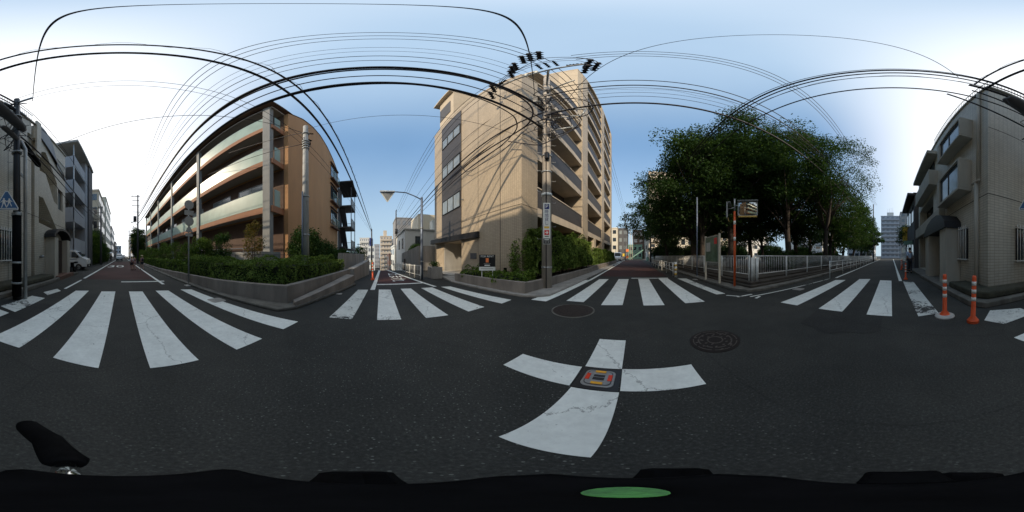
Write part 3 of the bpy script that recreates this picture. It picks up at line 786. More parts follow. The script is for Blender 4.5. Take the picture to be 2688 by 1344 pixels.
st = thing('outdoor_stairs', 'dark steel escape stairs with railings at the back of the orange block', 'stairs', (-21.5, -4.2, 0))
for z in (-.2, 2.1, 4.9, 7.7):
    l_ = MB().box(-23.2, -19.75, -5.0, -3.3, z - .15, z).build('landing', 'greydk', st)
    q = MB()
    for j in range(22): q.box(-23.18 + j * .16, -23.165 + j * .16, -3.33, -3.31, z, z + 1.05)
    for j in range(10): q.box(-23.2, -23.18, -4.98 + j * .17, -4.96 + j * .17, z, z + 1.05)
    q.box(-23.2, -19.8, -3.34, -3.3, z + 1.03, z + 1.08).box(-23.22, -23.18, -5, -3.3, z + 1.03, z + 1.08).build('railing', 'steel', l_)
MB().extr([(-19.7, 11.2), (-23.5, 10.3), (-23.5, 10.15), (-19.7, 11.0)], -5.1, -3.1, 'y').build('roof', 'dark', st)
for x in (-23.1, -20.0): MB().box(x, x + .09, -3.4, -3.31, -1.2, 10.25).build('post', 'dark', st)
for z in (-.2, 2.1, 4.9): MB().extr([(-22.5, z), (-20.4, z + 2.65), (-20.4, z + 2.45), (-22.3, z)], -4.9, -4.2, 'y').build('flight', 'greydk', st)
MB().box(-21.6, -19.75, -5.0, -4.9, -1, 10.3).build('back_screen', 'greydk', st)

# planter wall round the orange block
pw = thing('planter_wall', 'long low beige concrete planter wall below the azalea hedge', 'planter', (-3.2, -2, 0))
MB().prism([(-3.2, -2.0), (-2.82, -4.3), (-2.80, -13), (-2.95, -13), (-2.97, -4.35), (-3.33, -2.15)], 0, .48, [.50, .45, .24, .24, .45, .50]).prism([(-2.8, -13.0), (-2.85, -50), (-3.0, -50), (-2.95, -13.0)], 0, .24).prism([(-3.2, -2.0), (-3.33, -2.15), (-7.5, -1.46), (-7.42, -1.28)], 0, .5, [.50, .50, .60, .60]).build('wall', 'planter', pw, bevel=.015)
MB().prism([(-3.25, -1.88), (-3.1, -1.74), (-6.6, -.97), (-6.9, -1.36)], 0, .3, [.17, .17, .42, .42]).build('outer_ledge', 'planter', pw, bevel=.015)
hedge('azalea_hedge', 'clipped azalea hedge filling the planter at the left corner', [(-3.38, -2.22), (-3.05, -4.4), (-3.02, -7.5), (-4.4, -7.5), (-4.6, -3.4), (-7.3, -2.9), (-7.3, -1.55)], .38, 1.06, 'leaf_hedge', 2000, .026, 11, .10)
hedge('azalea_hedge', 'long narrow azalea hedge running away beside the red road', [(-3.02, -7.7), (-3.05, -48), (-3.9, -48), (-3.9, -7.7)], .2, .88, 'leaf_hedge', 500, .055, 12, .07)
MB_ = MB().box(-60, -4.0, -48, -2.6, 0, .3)
struct(MB().prism([(-4.0, -2.6), (-8, -2.6), (-8, -48), (-4.0, -48)], 0, .32), 'garden_soil', 'soil')
tw = thing('terrace_wall', 'white terrace wall with a steel handrail behind the garden', 'wall', (-6, -10, 0))
MB().box(-6.15, -5.95, -13.2, -5.2, .3, 1.42).box(-7.6, -6.15, -5.4, -5.2, .3, 1.42).build('wall', 'conc_light', tw)
hr = MB(); hr.tube([(-6.05, -13.1, 1.62), (-6.05, -5.3, 1.62)], .02, 6)
for i in range(7): hr.tube([(-6.05, -13 + i * 1.28, 1.42), (-6.05, -13 + i * 1.28, 1.62)], .014, 5)
hr.build('handrail', 'steel', tw)
gf = thing('wire_fence', 'thin dark wire fence between the garden trees and the hedge', 'fence', (-5, -6, .3))
q = MB(); q.tube([(-4.9, -9.5, 1.25), (-4.9, -4.2, 1.25)], .012, 5); q.tube([(-4.9, -4.2, 1.25), (-7.4, -3.7, 1.25)], .012, 5)
q.build('rail', 'dark', gf)
for p in [(-4.9, -9.5), (-4.9, -7.7), (-4.9, -5.9), (-4.9, -4.2), (-6.1, -3.95), (-7.4, -3.7)]:
    q = MB(); q.tube([(p[0], p[1], .2), (p[0], p[1], 1.27)], .018, 6); q.build('post', 'dark', gf)
q = MB()
for i in range(20): q.tube([(-4.9, -9.4 + i * .27, .3), (-4.9, -9.4 + i * .27, 1.24)], .004, 4)
for i in range(9): q.tube([(-4.95 - i * .28, -4.19 + i * .055, .3), (-4.95 - i * .28, -4.19 + i * .055, 1.24)], .004, 4)
q.build('mesh', 'dark', gf)
o = MB().tube([(-4.75, -5.95, .3), (-4.75, -5.95, .95), (-4.75, -5.95, .96), (-4.75, -5.95, 1.05)], [.07, .055, .085, .085], 12).build('garden_lamp', 'black'); origin(o, (-4.75, -5.95, .3)); tag(o, 'small black garden lamp post standing in the azalea hedge', 'lamp')

# garden shrubs and trees along the orange block
shrub('garden_tree', 'small slim tree with reddish leaves in front of the first column', (-5.35, -5.15, .3), .42, .42, 1.95, 'leaf_warm', 22, 42, .045, 21, 2, .55, cat='tree')
shrub('garden_tree', 'small bushy tree left of the reddish one, on two thin stems', (-5.1, -7.2, .3), .5, .5, 1.6, 'leaf_mid', 26, 60, .045, 22, 3, .5, cat='tree')
shrub('garden_tree', 'low round leafy shrub beside the terrace wall end', (-5.0, -8.6, .3), .45, .45, 1.35, 'leaf_mid', 22, 60, .045, 23, 3, .4, cat='tree')
shrub('garden_tree', 'tall spreading green bush behind the road sign post', (-4.3, -8.2, .25), .55, .7, 1.75, 'leaf_hedge', 50, 70, .045, 24, 3, .2, cat='shrub')
labs = ['first clipped round shrub beyond the spreading bush', 'second clipped shrub in the row beside the red road']
for i in range(11):
    y = -10.2 - i * 3.3
    s_ = shrub('clipped_shrub', ['first', 'second', 'third', 'fourth', 'fifth', 'sixth', 'seventh', 'eighth', 'ninth', 'tenth', 'last'][i] + ' clipped shrub in the row beside the orange block, counted from the corner', (-4.35, y, .25), .62, 1.15, 1.75 + .25 * (i % 3), 'leaf_hedge', 40, 50, .055, 30 + i, 2, .1, group='clipped shrubs along the orange block')
shrub('corner_bush', 'large dark round bush behind the concrete pole', (-7.8, -3.7, .2), .95, .75, 2.5, 'leaf_mid', 80, 80, .055, 51)
shrub('corner_bush', 'second dark bush nearer the escape stairs', (-10.5, -3.6, .1), 1.3, .8, 2.0, 'leaf_mid', 80, 70, .055, 52)
shrub('corner_bush', 'low dark bush at the end of the planter near the stairs', (-13.5, -3.2, 0), 1.6, .8, 1.7, 'leaf_mid', 60, 70, .06, 53)

# concrete pole inside the hedge
def pole(name, label, x, y, z0, z1, r0, r1, m='poleconc', steps=True, group=None, cat='utility pole'):
    t = thing(name, label, cat, (x, y, z0), 0, group)
    p_ = MB(); p_.tube([(0, 0, -.1), (0, 0, (z1 - z0) * .5), (0, 0, z1 - z0)], [r0, (r0 + r1) / 2, r1], 20); p_.build('shaft', m, t, True)
    if steps:
        s_ = MB(); z = 1.8; i = 0
        while z < z1 - z0 - 1.5:
            a = rad(40) if i % 2 else rad(220)
            s_.tube([(math.cos(a) * r0 * .7, math.sin(a) * r0 * .7, z), (math.cos(a) * (r0 + .13), math.sin(a) * (r0 + .13), z), (math.cos(a) * (r0 + .14), math.sin(a) * (r0 + .14), z + .04)], .009, 5); z += .45; i += 1
        s_.build('step_bolts', 'steel', t, True)
    return t
def bands(t, r, zs, m='steel'):
    b_ = MB()
    for z in zs: b_.tube([(0, 0, z), (0, 0, z + .05)], r, 20)
    return b_.build('bands', m, t, True)
def insul(x, y, z, axis=(0, 0, 1), L=.3, r=.055):
    b_ = MB(); a = Vector(axis).normalized(); p = Vector((x, y, z)); pts = []; rs = []
    for i in range(13): pts.append(p + a * L * i / 12); rs.append(r if i % 3 == 1 else r * .45)
    b_.tube(pts, rs, 10, smooth=True); return b_
P2 = pole('utility_pole', 'grey concrete pole standing in the hedge before the orange block', -5.75, -2.75, .2, 7.7, .15, .10, 'palepole')
bands(P2, .15, [1.8, 3.4, 5.9, 6.05, 6.2, 6.35, 6.9])
q = MB(); q.tube([(.19, -.05, .1), (.18, -.05, 3.6)], .03, 8); q.build('conduit', 'bluesteel', P2, True)
for dz, a in ((7.0, 2.4), (6.6, 2.8), (6.2, -2.5), (6.4, 3.0)):
    insul(.12 * math.cos(a), .12 * math.sin(a), dz, (math.cos(a), math.sin(a), .2), .22, .045).build('insulator', 'black', P2, True)
q = MB()
for i in range(3): q.tube([(math.cos(t) * (.22 + .06 * i) - .2, math.sin(t * 1.0) * .1 - .05, 6.3 + i * .12 + .14 * math.sin(t)) for t in [k * .4 for k in range(17)]], .012, 5)
q.build('cable_coil', 'cable', P2, True)

# =================================================================== GREY tiled building (south-east corner)
G = thing('apartment_building', 'grey beige tiled building with boxed bay windows and roof railing', 'building', (8, -6, 0))
gb = MB().box(3.75, 14.6, -10.27, -2.57, 0, 8.8).build('wall', 'gtile', G)
cut(gb, MB().extr([(-6.75, 5.67), (-6.75, 6.95), (-7.35, 7.3), (-8.85, 5.75), (-8.95, 4.3), (-8.4, 4.4), (-7.35, 5.75)], 3.4, 4.7, 'x'))
cut(gb, MB().extr([(-6.66, 2.79), (-6.66, 4.15), (-7.1, 4.2), (-8.95, 2.65)], 3.4, 4.7, 'x'))
cut(gb, MB().box(3.4, 4.3, -9.8, -9.0, 4.1, 5.5))
cut(gb, MB().box(3.4, 4.0, -6.55, -5.7, 6.7, 7.7))
cut(gb, MB().box(3.4, 4.05, -6.28, -6.0, .2, 8.9))
cut(gb, MB().box(7.4, 9.0, -3.3, -2.4, .15, 2.2))
cut(gb, MB().box(9.5, 14.0, -3.2, -2.4, 3.6, 5.1))
cut(gb, MB().box(9.5, 14.0, -3.2, -2.4, .2, 2.9))
window_x(G, -9.78, -9.02, 3.95, 4.12, 5.48, -1, 'dark', 'curtain', 1)
MB().box(3.96, 4.1, -9.8, -9.0, 4.1, 5.5).build('reveal', 'dark', G)
window_x(G, -5.1, -4.78, 3.75, 4.2, 4.95, -1, 'dark', 'glass', 0)
MB().extr([(3.72, 4.9), (3.42, 4.35), (3.44, 4.33), (3.74, 4.88)], -5.08, -4.8, 'y').build('open_window_pane', 'curtain', G)
window_x(G, -3.5 - 1.35, -3.62, 3.75, 1.05, 2.15, -1, 'dark', 'glass', 1)
grille_x(G, -4.9, -3.56, 3.75, 1.0, 2.2, -1, 11)
window_y(G, 4.95, 6.6, -2.57, 1.08, 2.2, 1, 'dark', 'glass', 1)
grille_y(G, 4.88, 6.65, -2.57, 1.04, 2.26, 1, 13)
for (x0, x1, z0, z1) in ((4.64, 7.1, 5.88, 7.05), (4.72, 7.16, 3.46, 4.8)):
    bx = MB().box(x0, x1, -2.57, -2.1, z0, z0 + .1).box(x0, x1, -2.57, -2.1, z1 - .1, z1).box(x0, x0 + .1, -2.57, -2.1, z0 + .1, z1 - .1).box(x1 - .35, x1, -2.57, -2.1, z0 + .1, z1 - .1).build('bay_window', 'gplain', G, bevel=.01)
    f_ = MB(); xm = (x0 + x1) / 2 - .1
    f_.box(x0 + .1, x1 - .35, -2.22, -2.17, z0 + .1, z0 + .14).box(x0 + .1, x1 - .35, -2.22, -2.17, z1 - .24, z1 - .1)
    for x in (x0 + .1, xm, x1 - .42): f_.box(x, x + .05, -2.225, -2.165, z0 + .12, z1 - .12)
    f_.build('frame', 'dark', bx)
    MB().box(x0 + .1, x1 - .36, -2.205, -2.19, z0 + .1, z1 - .1).build('pane', 'curtain', bx)
bb = MB().box(8.67, 13.4, -2.57, -2.08, 5.42, 6.45).build('balcony', 'gplain', G, bevel=.01)
MB().box(8.5, 13.8, -2.57, -1.95, 7.62, 7.84).build('eave_slab', 'gplain', G)
b2 = MB().box(7.3, 14.4, -2.57, -2.25, 2.75, 3.5).build('lower_balcony', 'gplain', G)
for x0, x1 in ((9.2, 10.6), (10.9, 13.6)): window_y(G, x0, x1, -3.18, 3.7, 5.0, 1, 'dark', 'glass', 1); window_y(G, x0, x1, -2.57, 6.5, 7.5, 1, 'dark', 'glass', 1)
for x0, x1 in ((9.7, 11.6), (11.8, 13.8)): window_y(G, x0, x1, -3.18, .5, 2.6, 1, 'dark', 'glass', 1)
MB().box(3.7, 14.65, -2.62, -2.5, 8.8, 8.9).box(3.68, 3.8, -10.3, -2.62, 8.8, 8.9).build('parapet_cap', 'gplain', G)
rl = MB()
for i in range(40): x = 3.9 + i * .148 * 1; rl.tube([(x, -2.65, 8.9), (x, -2.65, 9.75)], .012, 4) if i < 40 and x < 9.6 else None
for z in (9.1, 9.75): rl.tube([(3.85, -2.65, z), (9.6, -2.65, z)], .02, 5); rl.tube([(3.85, -2.65, z), (3.85, -6.3, z)], .02, 5)
for i in range(26): y = -2.7 - i * .14; rl.tube([(3.85, y, 8.9), (3.85, y, 9.75)], .012, 4)
rl.build('roof_railing', 'white', G)
MB().box(4.6, 9.5, -6.4, -3.6, 8.8, 9.9).box(4.3, 6.2, -7.4, -6.4, 8.8, 9.4).build('roof_house', 'bluegrey', G)
sr = MB()
cp_ = [(-6.75, 9.1), (-7.2, 9.05), (-7.7, 8.8), (-8.2, 8.3), (-8.6, 7.6), (-8.75, 7.0)]
sr.extr([(-6.4, 8.7)] + cp_ + [(-9.0, 6.9), (-10.2, 6.75), (-10.2, 6.6), (-6.4, 8.2)], 3.68, 3.745, 'x'); sr.build('stair_roof', 'bluegrey', G)
MB().box(3.66, 3.76, -6.75, -6.35, 6.5, 9.25).build('stair_fin', 'gtile', G)
bl = MB()
for i in range(9): bl.tube([(3.72, -8.9 - i * .16, 6.85), (3.72, -8.9 - i * .16, 7.7)], .012, 4)
bl.box(3.70, 3.74, -10.25, -8.85, 7.68, 7.72); bl.build('balcony_railing', 'white', G)
dpipe = MB(); dpipe.tube([(4.28, -2.5, .3), (4.28, -2.5, 3.65)], .075, 12); dpipe.tube([(4.18, -2.5, 3.65), (4.18, -2.5, 8.7)], .06, 12); dpipe.tube([(4.05, -2.46, 3.6), (4.5, -2.46, 3.6)], .04, 8)
dpipe.build('drainpipe', 'gplain', G)
jn = MB().box(3.745, 3.752, -10.2, -2.57, 3.03, 3.05).box(3.745, 3.752, -6, -2.57, 5.8, 5.82).box(3.745, 3.752, -4.46, -4.44, .2, 8.8).box(3.75, 7.3, -2.572, -2.565, 3.03, 3.05); jn.build('wall_joints', 'dark', G)
# porch with arched canopy, north side, and gate on the west side
pc = thing('entrance_porch', 'entrance porch with plain pillars and dark arched canopy beside the bay windows', 'porch', (7, -2.3, 0))
for x in (5.6, 8.3): MB().box(x, x + .75, -2.56, -1.98, .0, 2.25).build('pillar', 'gplain', pc, bevel=.01)
MB().extr([(5.5, 2.25), (5.55, 2.5), (5.95, 2.8), (6.6, 2.95), (7.4, 2.95), (8.3, 2.8), (9.0, 2.5), (9.15, 2.25)], -2.56, -1.9, 'y').build('arched_canopy', 'dark', pc)
gt = thing('gate', 'rendered gate pillars with arched dark canopy on the street side', 'gate', (3.4, -8.4, 0))
for y in (-7.75, -9.6): MB().box(3.2, 3.74, y, y + .45, 0, 2.13).build('pillar', 'gplain', gt, bevel=.01)
an = [(-9.75 + .0, 2.14)] + [(-8.45 - 1.3 * math.cos(t), 2.14 + .55 * math.sin(t)) for t in [k * PI / 10 for k in range(1, 10)]] + [(-7.15, 2.14)]
an2 = [(-8.45 + (y + 8.45) * .86, 2.14 + (z - 2.14) * .8) for y, z in an[::-1]]
MB().extr(an + an2, 3.15, 3.74, 'x').build('arched_canopy', 'dark', gt)
MB().box(3.55, 3.72, -9.15, -7.76, .05, 2.1).build('door', 'door', gt)
MB().box(2.95, 3.74, -9.6, -7.4, .0, .2).build('step', 'brick', gt)
o = MB().tube([(3.74, -6.75, 1.15), (3.6, -6.75, 1.18), (3.52, -6.75, 1.16)], [.06, .07, .04], 10).build('wall_vent', 'steel', G)

# dark padded pole beside it with big cable sleeves
PG = pole('utility_pole', 'dark sleeved pole beside the grey tiled building, carrying thick cable bundles', 2.66, -3.52, 0, 7.5, .115, .085, 'dark')
q = MB(); q.tube([(-.17, -.16, -.05), (-.17, -.16, 4.6), (-.05, -.14, 5.0)], .055, 12); q.build('conduit', 'steel', PG, True)
bands(PG, .15, [.45, 1.0, 2.3, 2.34, 4.4, 6.2])
MB().tube([(0, 0, .1), (0, 0, 2.3)], .132, 16).build('padding', 'black', PG, True)
for k, (a, b, r) in enumerate([((-.35, .15, 5.15), (-.55, 1.65, 5.35), .13), ((-.15, .1, 5.5), (-.25, 1.5, 5.75), .11), ((.1, -.3, 5.2), (.35, -1.9, 5.0), .12), ((-.1, .1, 4.9), (-.2, .8, 4.95), .08)]):
    b_ = MB(); A, B = Vector(a), Vector(b); b_.tube([A, A + (B - A) * .1, A + (B - A) * .9, B], [r * .5, r, r, r * .5], 14); b_.build('cable_sleeve', 'greydk' if k != 2 else 'black', PG, True)
q = MB()
random.seed(5)
for i in range(16):
    a = random.uniform(0, 6.28); z = random.uniform(4.6, 6.9); L = random.uniform(.25, .6)
    q.tube([(.1 * math.cos(a), .1 * math.sin(a), z), (L * math.cos(a), L * math.sin(a), z - random.uniform(.1, .4)), (L * math.cos(a + 1), L * math.sin(a + 1), z - .1), (.1 * math.cos(a + 1.2), .1 * math.sin(a + 1.2), z + .3)], .014, 5)
q.build('cable_loops', 'cable', PG, True)
for z in (6.9, 6.5, 6.1, 5.8, 5.5):
    insul(.1, -.05, z, (.8, -.6, .1), .28, .05).build('insulator', 'steel', PG, True)
q = MB(); q.box(-.5, .5, -.03, .03, 7.2, 7.26).box(-.03, .03, -.45, .5, 6.7, 6.76); q.build('crossarm', 'steel', PG, True)
# school zone sign hung on it
ss = thing('school_zone_sign', 'blue triangular sign with two white walking children on the dark pole', 'sign', (2.64, -3.3, 2.3))
fdir = Vector((-.60, .80, 0)); rzs = math.atan2(fdir.y, fdir.x) + PI / 2
ss.location = (2.75, -3.2, 2.68); ss.rotation_euler.z = rzs
def npoly(pts, y, th, m, name, par):
    b_ = MB(); b_.extr(pts, y, y + th, 'y'); return b_.build(name, m, par, True)
npoly([(-.30, -.26), (.30, -.26), (.31, -.2), (.04, .30), (-.04, .30), (-.31, -.2)], 0, .015, 'signwhite', 'rim', ss)
npoly([(-.27, -.24), (.27, -.24), (.28, -.2), (.03, .27), (-.03, .27), (-.28, -.2)], -.004, .003, 'blue', 'panel', ss)
for sx_, s in ((-.07, .95), (.07, .8)):
    f_ = MB()
    def xx(pts): f_.extr([(sx_ + x * s, z * s - .0) for x, z in pts], -.009, -.005, 'y')
    xx([(.03 * math.cos(t), .06 + .03 * math.sin(t)) for t in [k * PI / 5 for k in range(10)]])
    xx([(-.03, .03), (.03, .03), (.045, -.08), (-.045, -.08)]); xx([(-.04, -.08), (-.01, -.08), (-.05, -.2), (-.08, -.2)]); xx([(.01, -.08), (.04, -.08), (.09, -.19), (.06, -.2)])
    xx([(-.03, .03), (-.03, .0), (-.09, -.05), (-.1, -.03)]); xx([(.03, .03), (.03, .0), (.09, -.04), (.1, -.02)])
    f_.build('walking_child_symbol', 'signwhite', ss, True)
npoly([(-.26, -.225), (.26, -.225), (.26, -.205), (-.26, -.205)], -.009, .004, 'signwhite', 'stripe', ss)
MB().box(-.03, .03, .015, .12, -.1, -.05).build('bracket', 'steel', ss, True)

# =================================================================== main pole at the tan corner
PF = pole('utility_pole', 'tall concrete pole with parking sign and many cables in front of the tiled corner', -2.95, 4.95, 0, 12.3, .185, .115)
bands(PF, .19, [.78, 4.4, 5.2]); bands(PF, .15, [6.4, 7.2, 7.8, 8.6, 9.4, 10.3, 11.1])
camdir = math.atan2(-4.95, 2.95)      # direction from pole to the crossing
psn = thing('parking_sign', 'tall white parking sign strip with blue P and red arrow on the concrete pole', 'sign', (-2.95 + .2 * math.cos(camdir), 4.95 + .2 * math.sin(camdir), 2.34), camdir + PI / 2)
MB().box(-.125, .125, -.012, .02, -.74, .74).build('plate', 'signwhite', psn, True, bevel=.01)
def pl_(x0, x1, z0, z1, m, n='panel'): return MB().box(x0, x1, -.016, -.0125, z0, z1).build(n, m, psn, True)
pl_(-.075, .085, .50, .69, 'navy'); pl_(-.08, .08, .0, .06, 'signyellow') if False else None
textmesh('P', .19, 'signwhite', 'letter', psn, Matrix.Translation((0, -.018, .595)) @ R90, True)
for i, ch in enumerate('時間貸し'): textmesh(ch, .14, 'navy', 'character', psn, Matrix.Translation((-.005, -.014, .40 - i * .14)) @ R90, True)
pl_(-.085, .085, -.19, -.12, 'signyellow'); pl_(-.08, .08, -.42, -.25, 'red_s')
ar = MB(); ar.extr([(-.055, -.345), (.02, -.345), (.02, -.375 + .0)], -.021, -.017, 'y') if False else None
ar.extr([(-.055, -.35), (-.055, -.32), (.01, -.32), (-.02, -.285), (.02, -.285), (.06, -.335), (.02, -.385), (-.02, -.385), (.01, -.35)], -.021, -.017, 'y'); ar.build('arrow', 'signwhite', psn, True)
MB().box(-.07, .07, -.0145, -.0125, -.49, -.46).build('text_strip', 'boardgreen', psn, True)
pl_(-.115, .115, -.72, -.54, 'signblack'); MB().box(-.08, .08, -.0185, -.0165, -.60, -.57).build('text_strip', 'signwhite', psn, True); textmesh('2-1-4', .065, 'signwhite', 'lettering', psn, Matrix.Translation((0, -.018, -.665)) @ R90, True)
MB().tube([(0, 0, 3.4), (0, 0, 3.5)], .19, 20).build('number_band', 'signwhite', PF, True)
MB().box(.07, .2, -.28, -.14, 4.95, 5.25).build('junction_box', 'dark', PF, True, bevel=.01)
# crossarms: toward the crossing and along the streets
arms = MB()
arms.box(-1.5, 1.7, -1.02, -.96, 11.15, 11.24)
arms.build('crossarm', 'steel', PF, True)
a2 = MB(); a2.tube([(0, 0, 11.0), (.65, -1.0, 11.15)], .04, 8); a2.tube([(0, 0, 10.3), (1.2, -.4, 10.3)], .035, 8); a2.tube([(0, 0, 8.2), (1.35, .3, 8.15)], .035, 8); a2.tube([(0, 0, 7.6), (1.2, .25, 7.6)], .03, 8)
a2.tube([(0, 0, 6.7), (1.0, .25, 6.85)], .03, 8); a2.tube([(0, 0, 9.2), (-.8, -.5, 9.3)], .035, 8); a2.tube([(1.35, .3, 8.15), (1.2, .25, 7.6)], .03, 6); a2.build('bracket_arms', 'steel', PF, True)
for (x, y, z, ax) in [(-1.4, -1.0, 11.3, (-1, .1, .1)), (-1.15, -1.05, 11.3, (-1, .2, .2)), (-.9, -1.1, 11.35, (-1, .1, 0)), (.5, -1.1, 11.3, (.1, -1, .1)), (.75, -1.1, 11.3, (.1, -1, .1)), (1.0, -1.1, 11.3, (.1, -1, .1)),
                     (1.2, -1.0, 11.35, (1, .1, .1)), (1.5, -1.0, 11.3, (1, .2, .1)), (1.65, -.9, 11.2, (1, .3, 0)), (-1.5, -.8, 11.2, (0, 0, 1)), (1.7, -.95, 10.9, (0, 0, -1)), (-.2, -.95, 11.25, (0, 0, 1)), (.2, -.95, 11.25, (0, 0, 1))]:
    insul(x, y, z, ax, .36, .07).build('insulator', 'black' if ax[2] < .5 else 'signwhite', PF, True)
for (x, y, z) in ((-1.9, -.8, 10.4), (-1.7, -.9, 10.9), (-.7, -1.0, 11.6), (-.45, -1.2, 11.65), (-.2, -1.35, 11.6), (.35, -1.7, 11.3), (.6, -1.75, 11.25), (.85, -1.75, 11.2), (1.75, -1.0, 10.6), (1.9, -.9, 10.2), (1.65, -.9, 10.0)):
    insul(x, y, z, (.35, -.6, .25), .55, .12).build('insulator', 'cable', PF, True)
random.seed(11)
for gi, (z0, z1, n_, R_) in enumerate(((6.0, 7.2, 9, .75), (7.2, 8.4, 12, .95), (8.4, 9.8, 10, .85))):
    q = MB()
    for i in range(n_):
        a = random.uniform(-2.6, .9); L = random.uniform(.35, R_); z = random.uniform(z0, z1); b = a + random.uniform(.3, 1.3)
        P_ = [Vector((.12 * math.cos(a), .12 * math.sin(a), z)), Vector((L * .8 * math.cos(a), L * .8 * math.sin(a), z + random.uniform(-.3, .2))), Vector((L * math.cos((a + b) / 2), L * math.sin((a + b) / 2), z - random.uniform(-.1, .4))), Vector((L * .8 * math.cos(b), L * .8 * math.sin(b), z + random.uniform(-.2, .4))), Vector((.12 * math.cos(b), .12 * math.sin(b), z + random.uniform(0, .7)))]
        pts = []
        for k in range(4):
            p0, p1, p2, p3 = P_[max(k - 1, 0)], P_[k], P_[k + 1], P_[min(k + 2, 4)]
            for t in (0, .33, .66): pts.append(.5 * ((2 * p1) + (p2 - p0) * t + (2 * p0 - 5 * p1 + 4 * p2 - p3) * t * t + (3 * p1 - p0 - 3 * p2 + p3) * t ** 3))
        pts.append(P_[4]); q.tube(pts, random.choice([.010, .013, .02]), 5)
    q.build('cable_loops', 'cable', PF, True)
for z in (6.3, 7.5, 8.8, 9.9):
    MB().tube([(.16, -.16, z), (.16, -.16, z + .45)], .05, 10).build('joint_box', 'greydk', PF, True)
q = MB(); q.tube([(.08, -.17, .0), (.07, -.16, 6.2), (.06, -.14, 9.5)], .018, 6); q.build('down_cable', 'cable', PF, True)

# =================================================================== wires
L1 = 'one of three thin high voltage lines overhead, running beside the orange block'
for i in range(3): wire(L1, (-2.15 - .22 * i, 3.8 + .1 * i, 12.2 + .05 * i), (-2.3 - .3 * i, -25.8, 11.0), .25, .011, 'high voltage lines over the west side')
L1 = 'one of three thin lines overhead, running east towards the park'
for i in range(3): wire(L1, (-1.5, 4.0 - .17 * i, 12.35 - .0 * i), (34, 3.2 - .2 * i, 12.2), .35, .012, 'high voltage lines towards the park street')
L1 = 'one of three thin lines running north along the tan apartment block'
for i in range(3): wire(L1, (-2.2 - .25 * i, 4.4, 12.2), (-2.4 - .35 * i, 46, 13.2), .4, .011, 'high voltage lines along the tan block')
L1 = 'one of three thin lines running down the western street'
for i in range(3): wire(L1, (-4.2, 3.9 + .22 * i, 12.0), (-30, 3.2 + .35 * i, 9.6), .35, .011, 'high voltage lines down the western street')
wire('thinner single line between the high voltage lines and the orange block', (-2.6, 4.2, 10.2), (-2.9, -25.7, 10.0), .3, .006)
wire('pair of faint lines overhead beside the high voltage lines, upper one', (-2.85, 4.2, 10.3), (-3.2, -25.7, 10.2), .3, .006)
wire('upper thin cable from the corner pole to the red road pole', (-2.9, 4.7, 9.5), (-2.5, -25.6, 8.9), .5, .011)
wire('second thin cable just below it, from the corner pole to the red road pole', (-2.95, 4.7, 9.0), (-2.5, -25.6, 8.4), .55, .009)
wire('thickest black bundled cable arching over the orange block roof', (-2.9, 4.7, 8.1), (-2.5, -25.6, 7.5), .65, .045)
wire('medium black cable under the thickest bundle', (-2.95, 4.7, 7.3), (-2.5, -25.6, 7.1), .6, .015)
wire('lowest thick black cable crossing the orange block front', (-2.9, 4.6, 6.6), (-2.5, -25.6, 6.4), .5, .035)
J = (2.98, -1.98, 7.1)
wire('thick black cable from the railed roof corner down the western street', J, (-28, -1.15, 5.4), .25, .030)
wire('black cable with hangers beside the thick one, going down the western street', (3.02, -1.72, 7.3), (-28, -1.1, 5.7), .15, .020)
wire('thin line south of the thick cable, towards the western street pole', (2.66, -3.4, 7.35), (-28, -1.2, 5.5), .2, .007)
wire('second thin line south of the thick cable, lower of the two', (2.66, -3.4, 7.0), (-28, -1.25, 5.3), .3, .006)
def spiral(label, a, b, sag, r=.011, R=.05, n=160):
    c = catenary(a, b, sag, n); pts = [p + Vector((0, math.cos(i * .9) * R * math.sin(i * .05) ** 2, math.sin(i * .9) * R)) for i, p in enumerate(c)]
    mb = MB(); mb.tube(pts, r, 5); o = mb.build('power_line', 'cable'); origin(o, a); tag(o, label, 'cable', 'power lines over the crossroads')
spiral('loosely lashed thin cable wound round the hanger cable', (3.02, -1.7, 7.35), (-28, -1.1, 5.75), .15, .005, .07, 220)
wire('thick cable crossing almost straight overhead from the sleeved pole to the concrete pole', (2.3, -3.75, 7.35), (-3.2, 4.55, 9.9), .25, .008)
wire('long thin line crossing the sky diagonally to the tan block', (2.93, -1.3, 7.45), (-3.88, 6.5, 7.6), .05, .006)
# towards the east, south side of the park
E0 = (-2.85, 4.85)
for lab, z, y1, z1, sg, r in (('upper cable sagging east from the corner pole over the park trees', 9.9, 3.6, 9.0, .4, .018), ('second cable east over the park trees', 9.3, 3.5, 8.6, .45, .024), ('third thinner cable east over the park trees', 9.0, 3.4, 8.4, .45, .010), ('fourth thin cable east over the park trees', 8.5, 3.4, 8.1, .4, .007), ('fifth thin cable east over the park trees', 8.15, 3.5, 7.9, .4, .009), ('thickest cable east from the corner pole into the park crown', 7.55, 3.6, 7.5, .35, .032)):
    wire(lab, (E0[0], E0[1] - .2, z), (34, y1, z1), sg, r)
spiral('loosely lashed cable going east over the park trees', (-2.8, 4.6, 8.75), (34, 3.5, 8.3), .4, .006, .06)
# along the park's west edge from the railed roof corner
for lab, z, sg, r, x0 in (('thin line arching north from the railed roof corner past the park', 7.75, .3, .009, 3.0), ('thick cable arching north from the railed roof corner', 7.3, .4, .024, 3.05), ('medium cable arching north just under the thick one', 7.05, .4, .018, 3.1), ('thin lashed cable arching north under the medium one', 6.75, .35, .010, 3.1), ('lowest cable with clips arching north past the park', 5.85, .25, .016, 3.15)):
    wire(lab, (2.72, -3.45, min(z, 7.35)), (3.35, 30, z + 1.0), sg, r)
spiral('loosely lashed cable arching north beside the park', (2.72, -3.45, 6.8), (3.35, 30, 7.6), .35, .005, .05)
